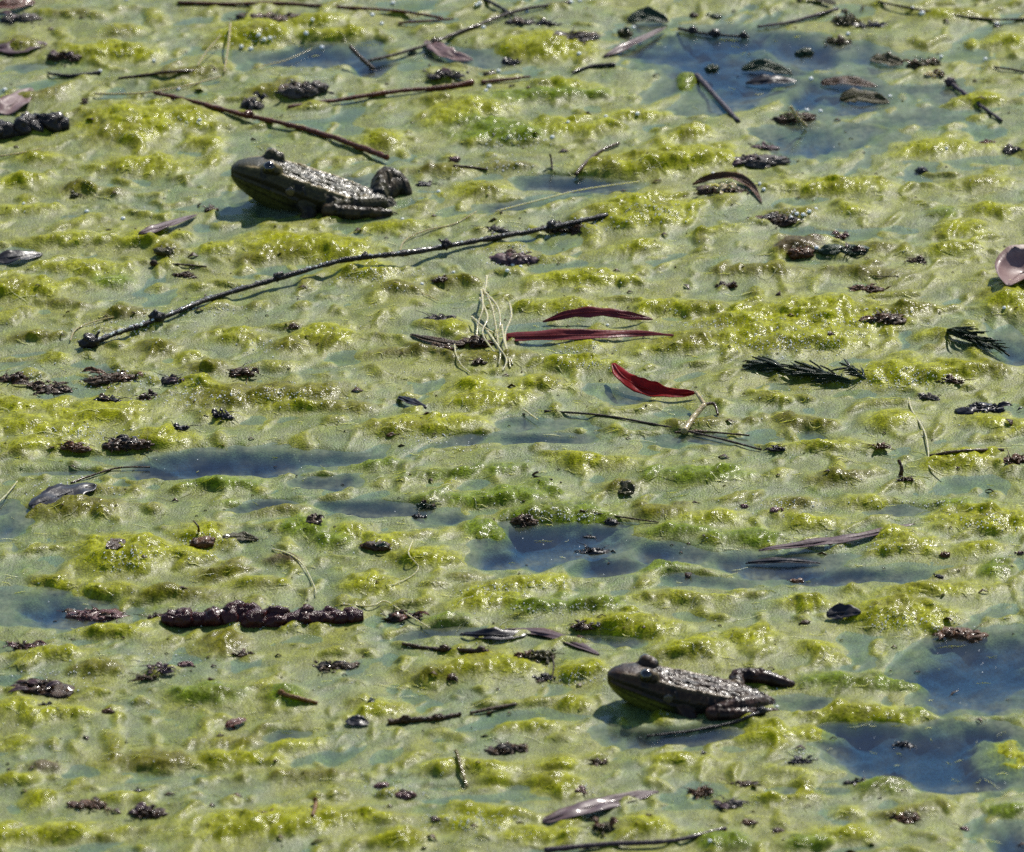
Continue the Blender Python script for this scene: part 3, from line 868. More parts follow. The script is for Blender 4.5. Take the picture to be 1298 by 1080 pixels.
STEMS = [
    ('stalk', [(195, 117), (250, 130), (310, 146), (365, 158), (425, 175), (491, 200)], 0.9, 1.4, 'red', 'reddish-brown stalk slanting down just above the upper frog', 'stalk', 2.5, [(0.42, 1.9)]),
    ('stalk', [(365, 136), (420, 128), (500, 116), (560, 111), (600, 104)], 1.0, 1.3, 'red', 'reddish stalk rising beside the grey bubbly clump', 'stalk', 2.0, []),
    ('stalk', [(610, 104), (640, 101), (672, 97)], 1.0, 0.6, 'red', 'short red stalk end continuing the stalk by the bubbly clump', 'stalk', 2.0, []),
    ('stem', [(468, 77), (525, 62), (590, 38), (655, 14), (722, 3)], 0.8, 0.9, 'brown', 'long curved brown stem rising to the top edge beside a pink leaf', 'stem', 2.5, [(0.35, 1.3)]),
    ('stem', [(225, 3), (290, 5), (350, 4), (430, 9), (505, 14), (562, 23)], 0.9, 0.7, 'red', 'reddish stem lying along the very top edge of the pond view', 'stem', 1.5, []),
    ('stem', [(505, 29), (535, 27), (575, 24)], 0.7, 0.5, 'red', 'short dark red stem just under the stem along the top edge', 'stem', 1.5, []),
    ('broken_twig', [(444, 59, 9), (456, 72, 6), (474, 88, 1)], 1.0, 1.0, 'brown', 'short broken pale-ended twig standing out of blue water', 'twig', 2.0, []),
    ('twig', [(608, -4), (628, 6), (648, 18)], 1.0, 0.8, 'black', 'dark twig end crossing the curved brown stem at the top', 'twig', 2.5, []),
    ('stem', [(960, 34), (1005, 27), (1062, 11)], 0.7, 0.9, 'purple', 'purplish stem lying in the upper grey-blue water near the top', 'stem', 1.2, []),
    ('stem', [(883, 96), (905, 120), (936, 154)], 1.5, 1.1, 'purple', 'thick purple-red stem sinking into the upper grey-blue water', 'stem', 1.0, []),
    ('stem', [(1203, 104), (1235, 128), (1270, 153)], 1.1, 0.7, 'purple', 'thin purplish-black stem slanting away from the olive leaf clump', 'stem', 1.5, [(0.05, 2.0)]),
    ('stem', [(1112, 2), (1175, 14), (1250, 24), (1300, 24)], 0.6, 0.6, 'brown', 'fine brown stem curving across the upper corner algae', 'stem', 1.5, []),
    ('twig', [(820, 933), (872, 927), (925, 917), (950, 908), (972, 900)], 0.5, 0.8, 'black', 'thin black twig in the water just below the lower frog', 'twig', 0.8, [(0.9, 1.6)]),
    ('twig', [(492, 915), (530, 912), (560, 910), (584, 905)], 1.2, 0.9, 'debris', 'dark brown bumpy twig on pale algae below the knobbly catkin', 'twig', 1.5, [(0.2, 1.6), (0.6, 1.5)]),
    ('twig', [(596, 904), (630, 897), (655, 893)], 0.7, 0.9, 'litter', 'faint brown half sunken twig end beside the dark bumpy twig', 'twig', 1.0, []),
    ('stem', [(690, 1078), (770, 1070), (850, 1066), (920, 1050)], 1.2, 0.9, 'purple', 'long purplish stem along the bottom edge of the view', 'stem', 1.5, []),
    ('stalk', [(578, 952, 7), (583, 968, 5), (592, 998, 1)], 0.9, 0.6, 'yellow', 'upright yellow stalk stub standing among low yellow clumps', 'stalk', 1.5, []),
    ('stem', [(690, 521), (760, 526), (830, 538), (900, 553), (965, 570)], 0.5, 0.5, 'brown', 'thin brown stem running on below the red curled leaf', 'stem', 1.2, []),
    ('stem', [(855, 548), (890, 547), (950, 552)], 0.6, 0.4, 'litter', 'dark thin stem crossing under the broken straw', 'stem', 1.2, []),
    ('stem', [(1178, 578), (1215, 572), (1272, 570)], 0.7, 0.8, 'litter', 'brown arching stem leading to the rusty seed heads', 'stem', 1.5, []),
    ('twig', [(730, 221), (742, 207), (760, 192), (785, 181)], 1.0, 0.6, 'litter', 'tan twig end poking from algae above the long black twig', 'twig', 2.0, []),
    ('stem', [(575, 210), (598, 212), (618, 215)], 0.7, 0.5, 'debris', 'short dark stem end on algae beside the small dark bud', 'stem', 1.2, []),
    ('stem', [(150, 99), (185, 95), (215, 91), (247, 90)], 0.6, 0.9, 'debris', 'slim dark leaf stem under the bright yellow hump near the top', 'stem', 1.5, []),
    ('stem', [(60, 93), (90, 96), (127, 92)], 0.5, 1.2, 'black', 'short black stem with a bubble tip under a brown leaf', 'stem', 1.5, []),
    ('stem', [(195, 335), (225, 335), (262, 338)], 0.6, 0.4, 'debris', 'thin brown stem with seed head left of the long twig', 'stem', 1.5, [(0.02, 1.3)]),
    ('root_strand', [(700, 832, 6), (702, 845, 4), (699, 862, 1)], 0.4, 0.3, 'debris', 'tiny upright dark stalk beside the olive wedge clump', 'stalk', 1.5, []),
    ('sprout', [(1139, 583, 8), (1143, 594, 5), (1141, 604, 1)], 0.6, 1.0, 'debris', 'tiny hooked dark sprout rising beside the pale wavy root', 'sprout', 1.5, []),
    ('sprout', [(245, 660, 9), (251, 667, 8), (252, 674, 4)], 0.3, 0.6, 'debris', 'thin dark curl on top of the rusty yellow bud', 'sprout', 1.5, []),
    ('stem', [(735, 647), (785, 655), (835, 662)], 0.4, 0.3, 'debris', 'hair-thin dark stem crossing green algae above the central water', 'stem', 1.5, []),
    ('stem', [(90, 612), (115, 603), (150, 593), (190, 592)], 0.5, 0.4, 'litter', 'thin brown stem just above the shrivelled black leaf', 'stem', 1.2, []),
    ('stalk', [(356, 879, 4), (375, 884, 3), (402, 891, 1)], 1.0, 0.7, 'orange', 'short orange stalk on a green hump in the lower left', 'stalk', 1.5, [(0.03, 1.2)]),
    ('stalk', [(399, 1011, 5), (400, 1020, 3), (396, 1034, 1)], 0.9, 0.8, 'orange', 'tiny upright orange stalk near the bottom', 'stalk', 1.5, []),
    ('stem', [(510, 816), (545, 822), (580, 824), (618, 826)], 0.8, 1.1, 'debris', 'dark brown lumpy stem below the black folded leaf', 'stem', 1.2, [(0.5, 1.5), (0.9, 1.6)]),
    ('stem', [(860, 36), (895, 43), (950, 47)], 0.9, 0.6, 'black', 'dark bubble-covered stem across the upper water', 'stem', 1.2, [(0.3, 1.8), (0.6, 2.0), (0.9, 1.6)]),
    ('stem', [(725, 92), (750, 84), (780, 82)], 0.6, 1.1, 'black', 'dark stem end with a bubble above the pale algae slope', 'stem', 1.5, []),
    ('stem', [(1260, 85), (1282, 88), (1300, 92)], 0.6, 0.6, 'brown', 'short brown stem end at the far upper side', 'stem', 1.5, []),
    ('stalk', [(1002, 135, 12), (1010, 148, 7), (1022, 160, 1)], 0.8, 0.8, 'straw', 'pale bent stalk standing on the dark leaf tuft in water', 'stalk', 1.5, []),
    ('sprout', [(697, 195, 7), (699, 204, 4), (700, 215, 0)], 0.5, 0.5, 'debris', 'tiny upright dark sprout in algae beside grey water', 'sprout', 1.0, []),
    ('sprout', [(682, 598, 4), (676, 603, 2), (700, 608, 1)], 0.5, 0.4, 'debris', 'small dark hooked scrap on the green algae sheet', 'sprout', 1.0, []),
]
for i, (nm, px, r0, r1, mt, lb, ct, z, kn) in enumerate(STEMS):
    stick(nm, px, r0, r1, mt, lb, ct, z=z, knots=kn, seed=10 + i)

THREADS = [
    ([(1152, 505), (1156, 520), (1172, 548), (1177, 575), (1178, 592), (1196, 603)], 0.6, 'root', 'pale wavy root thread beside a yellow hump and tiny hooked sprout', 'root'),
    ([(345, 696), (366, 702), (384, 716), (397, 740), (401, 753)], 0.5, 'root', 'pale curved root thread above the knobbly catkin', 'root'),
    ([(523, 686), (518, 702), (530, 718), (522, 730), (497, 742)], 0.45, 'root', 'pale s-shaped root thread below the dark-topped bud', 'root'),
    ([(432, 766), (470, 768), (488, 762), (510, 775), (545, 796)], 0.55, 'root', 'long pale root thread trailing off the end of the catkin', 'root'),
    ([(507, 318), (514, 304), (540, 292), (575, 284), (604, 268)], 0.5, 'straw', 'pale curved straw touching the long black twig', 'straw'),
    ([(89, 432), (96, 418), (118, 408), (150, 401), (185, 397)], 0.45, 'straw', 'fine pale straw arching above the near end of the long twig', 'straw'),
    ([(-3, 638), (10, 625), (22, 610)], 0.5, 'root', 'white straw end at the edge above the black shrivelled leaf', 'straw'),
    ([(250, 84, 3), (262, 65, 5), (280, 45, 6)], 0.6, 'straw', 'pale leaning straw of the bent pair near the top', 'straw'),
    ([(292, 30, 7), (289, 60, 5), (284, 92, 2)], 0.8, 'straw', 'pale upright bent straw beside the leaning straw near the top', 'straw'),
    ([(120, 119), (180, 118), (235, 109), (280, 97)], 0.7, 'straw', 'long pale straw above the reddish-brown stalk', 'straw'),
    ([(576, 435), (578, 449), (585, 463), (596, 472)], 0.5, 'root', 'pale rootlet hanging off the dark stick end by the root tuft', 'root'),
    ([(664, 519), (672, 525), (682, 532)], 0.5, 'root', 'tiny white straw bit beside the small grey water gap', 'straw'),
    ([(0, 198), (25, 194), (52, 189)], 0.6, 'straw', 'pale straw below the black catkin at the edge', 'straw'),
    ([(500, 357), (530, 369), (556, 381)], 0.4, 'straw', 'fine straight straw in algae below the long twig', 'straw'),
    ([(628, 268), (690, 252), (740, 240), (810, 230)], 0.5, 'root', 'long pale thread lying across the grey water strip', 'straw'),
    ([(320, 86), (360, 77), (395, 62)], 0.4, 'straw', 'faint straw lying at the rim of the upper blue pool', 'straw'),
    ([(1095, 345), (1110, 350), (1140, 350)], 0.35, 'litter', 'faint brown thread beside the small brown leaf scrap', 'straw'),
]
for i, (px, r, mt, lb, ct) in enumerate(THREADS):
    o = MB().tube(lay(px, 1.8, 9), taper((len(px) - 1) * 9 + 1, r * 0.75, r * 0.55, 0.1, i), 6, 0.15, i).build('root_thread' if ct == 'root' else 'straw', MAT[mt], base=on(*px[0][:2]))
    tag(o, lb, ct)

# the broken straw: two limbs meeting at a bend
r_ = empty('broken_straw', on(866, 548), 'bent straw-coloured stalk with a dark curled tip by the red leaf', 'straw')
MB().tube(lay([(867, 547, 2), (880, 528, 4), (893, 513, 6)], 3), taper(21, 1.5, 1.1, 0.1), 9, 0.1).build('lower_stalk', MAT['straw'], r_)
MB().tube(lay([(893, 513, 6), (887, 504, 7), (882, 497, 7)], 3), taper(21, 1.0, 0.7, 0.1), 9, 0.1).build('broken_tip', MAT['straw'], r_)
MB().tube(lay([(893, 513, 6), (905, 512, 5), (910, 526, 3)], 3), taper(21, 0.9, 0.5, 0.1), 8, 0.1).build('curled_tip', MAT['litter'], r_)

# the tuft of pale roots under the long twig
r_ = empty('root_tuft', on(628, 440), 'tuft of pale stringy roots standing at the end of the maroon leaf', 'root')
for i, px in enumerate([[(610, 368, 9), (612, 390, 8), (606, 410, 5), (604, 432, 2)], [(612, 366, 9), (622, 385, 8), (627, 405, 6), (632, 440, 2)], [(616, 372, 9), (630, 388, 8), (634, 408, 6), (630, 436, 2)],
                        [(646, 385, 8), (648, 402, 7), (640, 425, 5), (644, 448, 3), (647, 466, 1)], [(618, 420, 6), (632, 440, 5), (642, 456, 3), (637, 470, 1)],
                        [(608, 378, 8), (618, 402, 7), (612, 424, 5), (634, 455, 2)], [(598, 402, 5), (612, 414, 5), (626, 422, 4)], [(636, 412, 6), (640, 436, 5), (650, 462, 1)], [(617, 350, 7), (616, 362, 8), (611, 380, 8)], [(624, 428, 5), (634, 446, 4), (632, 462, 2)]]):
    L = lay(px, 3, 8)
    MB().tube(L, taper(len(L), 0.62, 0.34, 0.15, i), 6, 0.2, i).build('rootlet', MAT['root'], r_)


# ------------------------------------------------------------------ leaves
def leaf(px, width, mat, label, z=1.6, lean=0.0, camber=0.2, ripple=0.3, cat='leaf', group=None, name='fallen_leaf', prof=None, rib=True, twist=0.0, seed=0):
    """px: the midrib in the picture; width: the leaf's true width in mm; lean: tilt of its face towards the viewer, degrees"""
    L = lay(px, z, 9)
    d = L[-1] - L[0]
    side = Vector((0, -1, 0))
    up = (Vector((0, 0, 1)) * math.cos(math.radians(lean)) + side * math.sin(math.radians(lean))).normalized()
    root = MB().blade(L, width * 0.001, up, camber, 0.00028, 8, ripple, len(label), prof, twist, 0.05 if width > 20 else 0.3).build(name, MAT[mat], base=L[len(L) // 2].copy())
    tag(root, label, cat, group)
    if rib:
        q = [p + up * 0.0003 for p in L[1:-1]]
        MB().tube(q, [0.00045 * (1 - 0.7 * i / len(q)) for i in range(len(q))], 6).build('midrib', MAT[mat], root)
    return root


leaf([(878, 234, 1), (900, 226, 3), (928, 224, 4), (952, 236, 3), (966, 258, 0.5)], 4.5, 'rust', 'curled brown leaf arching over the bubbly clump beside grey water', lean=35, camber=0.5, ripple=0.5)
g = 'dark red leaves floating near mid pond'
leaf([(640, 428, 2), (700, 426, 3), (760, 425, 3), (820, 423, 2.4), (878, 428, 1.5)], 7.0, 'maroon', 'long straight maroon leaf pointing away from the pale root tuft', lean=22, group=g, prof=lambda s: max(0.04, (math.sin(math.pi * min(1, s + 0.12) ** 0.8)) ** 0.7 if s < 0.85 else 0.25 * (1 - s) / 0.15))
leaf([(688, 408, 1.2), (725, 398, 4.5), (765, 396, 5.5), (800, 401, 4), (828, 405, 1.5)], 5.0, 'maroon', 'slim arched dark maroon leaf above the straight one', lean=40, group=g)
leaf([(777, 461, 7), (790, 478, 5), (815, 492, 3.4), (850, 499, 3), (884, 498, 3)], 7.5, 'redleaf', 'bright red curled pointed leaf below the maroon leaves', lean=38, group=g, camber=0.35)
leaf([(962, 698, 1.8), (1030, 689, 2.2), (1090, 680, 2.4), (1160, 664, 2.6)], 6.5, 'mauve', 'long faded purple leaf half sunk beside the blue-grey water', lean=5)
leaf([(176, 296, 1), (205, 288, 1.6), (250, 272, 1.5)], 6, 'mauve', 'faded purple leaf lying just below the upper frog', lean=8)
leaf([(688, 1042, 1.5), (730, 1028, 3), (780, 1016, 1.5), (835, 1003, 0.4)], 9.5, 'mauve', 'broad dull purple leaf near the bottom edge', lean=10, camber=0.1)
leaf([(540, 52, 2), (555, 62, 2.5), (575, 72, 1.5), (600, 76, 1)], 9, 'pink', 'dull pink leaf beside the curved brown stem near the top', lean=15)
leaf([(1278, 362, 1), (1289, 350, 2.5), (1310, 340, 3), (1335, 338, 2)], 24, 'pink', 'rounded pale pink leaf cut by the edge of the view', lean=25, camber=0.5, ripple=0.05)
leaf([(38, 642, 2), (65, 633, 2.6), (95, 622, 2.6), (122, 614, 2)], 15, 'darkleaf', 'shrivelled black leaf with creased surface at the left', lean=8, ripple=0.22, camber=0.05)
leaf([(1048, 781, 2), (1065, 777, 3), (1092, 776, 2)], 8, 'darkleaf', 'small black leaf just above the rusty debris clump', lean=25, ripple=0.3)
leaf([(585, 805, 1.2), (615, 805, 2.6), (645, 806, 2.4), (668, 803, 0.6)], 7, 'darkleaf', 'black folded leaf with a raised rim beside the olive wedge', lean=20, camber=0.3)
leaf([(640, 798, 1.0), (700, 806, 1.2), (760, 830, 1.0)], 7, 'mauve', 'long greyish leaf curving down toward the lower frog', lean=0)
leaf([(-12, 330, 1.5), (20, 326, 2.5), (54, 322, 1)], 9, 'darkleaf', 'dark leaf lying at the edge left of the long twig', lean=15)
leaf([(945, 714, 0.8), (990, 711, 1.6), (1040, 714, 0.8)], 4, 'darkleaf', 'thin dark leaf blade floating in the blue-grey water', lean=10)
leaf([(282, 681, 1), (305, 681, 1.6), (328, 684, 1)], 6, 'olive', 'narrow olive leaf beside the rusty yellow bud', lean=15)
leaf([(940, 88, 1), (970, 84, 2.5), (1005, 94, 0.5)], 8, 'weed', 'dark green curved leaf in the upper water, topmost of its group', lean=25, camber=0.2)
leaf([(945, 106, 0.8), (975, 102, 2.2), (1010, 103, 1)], 7, 'darkleaf', 'black narrow leaf floating under the dark green leaf', lean=15)
leaf([(1040, 106, 0.8), (1070, 103, 2.4), (1112, 110, 1)], 8, 'debris', 'dark brown leaf floating beside the black narrow leaf', lean=15)
leaf([(1064, 127, 0.8), (1090, 122, 2.5), (1128, 131, 0.5)], 9, 'olive', 'olive-brown leaf under the dark brown leaf in water', lean=25)
leaf([(1104, 74, 1), (1122, 76, 2), (1145, 82, 1)], 9, 'olive', 'olive leaf just left of the olive weed clump', lean=20)
leaf([(795, 26, 1), (820, 20, 3), (848, 28, 1)], 9, 'weed', 'dark green leaf at the end of the bubble string', lean=25, camber=0.2)
leaf([(765, 72, 1), (800, 56, 2), (845, 34, 2)], 5, 'mauve', 'thin grey leaf carrying a string of white bubbles', lean=10)
leaf([(285, 921, 1), (295, 917, 2), (312, 911, 1.5)], 5, 'red', 'small dark red leaf scrap on pale algae', lean=15)
leaf([(440, 912, 2), (450, 914, 2.4), (468, 917, 1.5)], 7, 'darkleaf', 'small blue-black leaf scrap left of the dark bumpy twig', lean=20)
leaf([(505, 503, 1.5), (522, 510, 2), (541, 517, 1.5)], 5, 'darkleaf', 'small slate-black leaf scrap below the root tuft', lean=15)
leaf([(490, 553, 1.5), (502, 547, 2.5), (517, 548, 1.8)], 4, 'rust', 'tiny curled rusty leaf on the yellow bank', lean=25)
leaf([(1010, 0, 2), (1035, -2, 2), (1060, 6, 2)], 7, 'olive', 'olive leaf tip at the top edge by the weed clump', lean=20)
leaf([(-5, 60, 1.5), (20, 62, 2), (60, 55, 1.5)], 12, 'mauve', 'mauve-brown leaf soaked into algae in the upper corner', lean=10)
leaf([(-8, 8, 2), (15, 6, 3), (45, 2, 2)], 9, 'red', 'dark red leaf end in the very upper corner', lean=20)
leaf([(-10, 140, 1.5), (15, 133, 2.5), (40, 112, 1.5)], 14, 'pink', 'pale tan leaf behind the black catkin at the edge', lean=12)
leaf([(780, 620, 1.5), (792, 619, 3), (803, 626, 1.5)], 8, 'olive', 'small yellow-olive leaf above the black seed in mid pond', lean=30)
leaf([(135, 695, 2), (146, 690, 4), (158, 684, 3)], 6, 'debris', 'small dark leaf scrap on top of a yellow hump', lean=35)
leaf([(520, 424, 1.2), (560, 434, 2.2), (590, 436, 2)], 5, 'litter', 'brown leaf strip running into the dark debris by the roots', lean=15)


# ------------------------------------------------------------------ clumps of dead weed, buds and seeds
def clump(u, v, w, h, mat, label, cat='debris clump', name='debris_clump', seed=0, shreds=0, mat2=None, amp=0.55, group=None, low=0.0):
    """a rough wet lump w by h picture pixels, with torn shreds sticking out of it as parts"""
    s = mpp(v)
    b = on(u, v + h * 0.25)
    big = 1.15 if w > 55 else 1.0
    rx, rz = 0.46 * big * w * s, 0.28 * big * h * s / CE
    ry = max(0.6 * rx, 0.5 * h * s)
    ry = min(ry, 0.9 * h * s / SE * 0.5)
    b = b - Vector((0, 0, 0.22 * rz))
    m = MB()
    rr_ = random.Random(seed)
    if cat in ('seed', 'bud'):
        for i in range(2 if cat == 'seed' else 3):
            t = rr_.uniform(-0.4, 0.4)
            m.blob(b + Vector((t * rx, rr_.uniform(-0.3, 0.3) * ry, rz * 0.25)), (rx * rr_.uniform(0.5, 0.8), ry * rr_.uniform(0.5, 0.8), rz * rr_.uniform(0.6, 1.0)), rr_.uniform(-0.6, 0.6), 0.4, 1.5, seed + i * 1.37, 3)
    else:                                                   # a heap of torn scraps over a low rotting core
        k = max(2, min(5, int(w / 16)))
        for i in range(k):
            t = (i + 0.5) / k * 2 - 1
            f = rr_.uniform(0.5, 1.0)
            m.blob(b + Vector((t * rx * 0.7, rr_.uniform(-0.4, 0.4) * ry, rz * 0.1)), (rx * f * (0.5 if k > 2 else 0.7), ry * f * 0.7, rz * f * 0.75), rr_.uniform(-0.5, 0.5), 0.9, 2.6, seed + i * 1.37, 3, ridged=True)
    for i in range(int(6 + w * 0.45) if cat not in ('seed', 'bud') else 4):
        x, y = rr_.gauss(0, 0.42), rr_.gauss(0, 0.42)
        hgt = max(0.0, 1 - x * x - y * y)
        p0 = b + Vector((x * rx, y * ry, rz * hgt * rr_.uniform(0.3, 1.0)))
        a = rr_.gauss(0, 0.9) + (math.pi if rr_.random() < 0.5 else 0)
        l_ = rr_.uniform(0.0012, 0.0042) * (0.6 if w < 25 else 1.0)
        d = Vector((math.cos(a), math.sin(a), rr_.uniform(-0.25, 0.45))) * l_
        if rr_.random() < 0.3:
            m.tube([p0, p0 + d + Vector((0, 0, 0.0003)), p0 + d * 2 + Vector((0, rr_.uniform(-1, 1) * 0.001, -0.0006))], [0.00022, 0.0002, 0.00012], 4)
        else:
            m.blade([p0, p0 + d * 0.5 + Vector((0, 0, 0.0004)), p0 + d], rr_.uniform(0.0008, 0.0024), (rr_.gauss(0, 0.5), rr_.gauss(-0.2, 0.5), 0.8), rr_.uniform(-0.6, 0.6), 0.00015, 2, 0.5, i)
    root = m.build(name, MAT[mat], base=Vector((b.x, b.y, b.z)))
    tag(root, label, cat, group)
    for i in range(shreds):
        a = rr_.uniform(0, 2 * math.pi)
        p0 = b + Vector((rr_.uniform(-0.6, 0.6) * rx, rr_.uniform(-0.5, 0.3) * ry, rz * 0.6))
        l_ = rr_.uniform(0.5, 0.9) * min(rx, 0.012)
        p2 = p0 + Vector((math.cos(a) * l_, math.sin(a) * l_ * 0.7, rr_.uniform(-0.3, 0.5) * rz))
        p1 = (p0 + p2) * 0.5 + Vector((0, 0, rz * 0.4))
        MB().blade([p0, (p0 + p1) * 0.5 + Vector((0, 0, 0.0003)), p1, (p1 + p2) * 0.5 + Vector((0, 0, 0.0003)), p2], rr_.uniform(0.0015, 0.0035), (0.2, -0.4, 0.9), 0.4, 0.0002, 4, 0.4, i).build('shred', MAT[mat2 or mat], root)
    return root


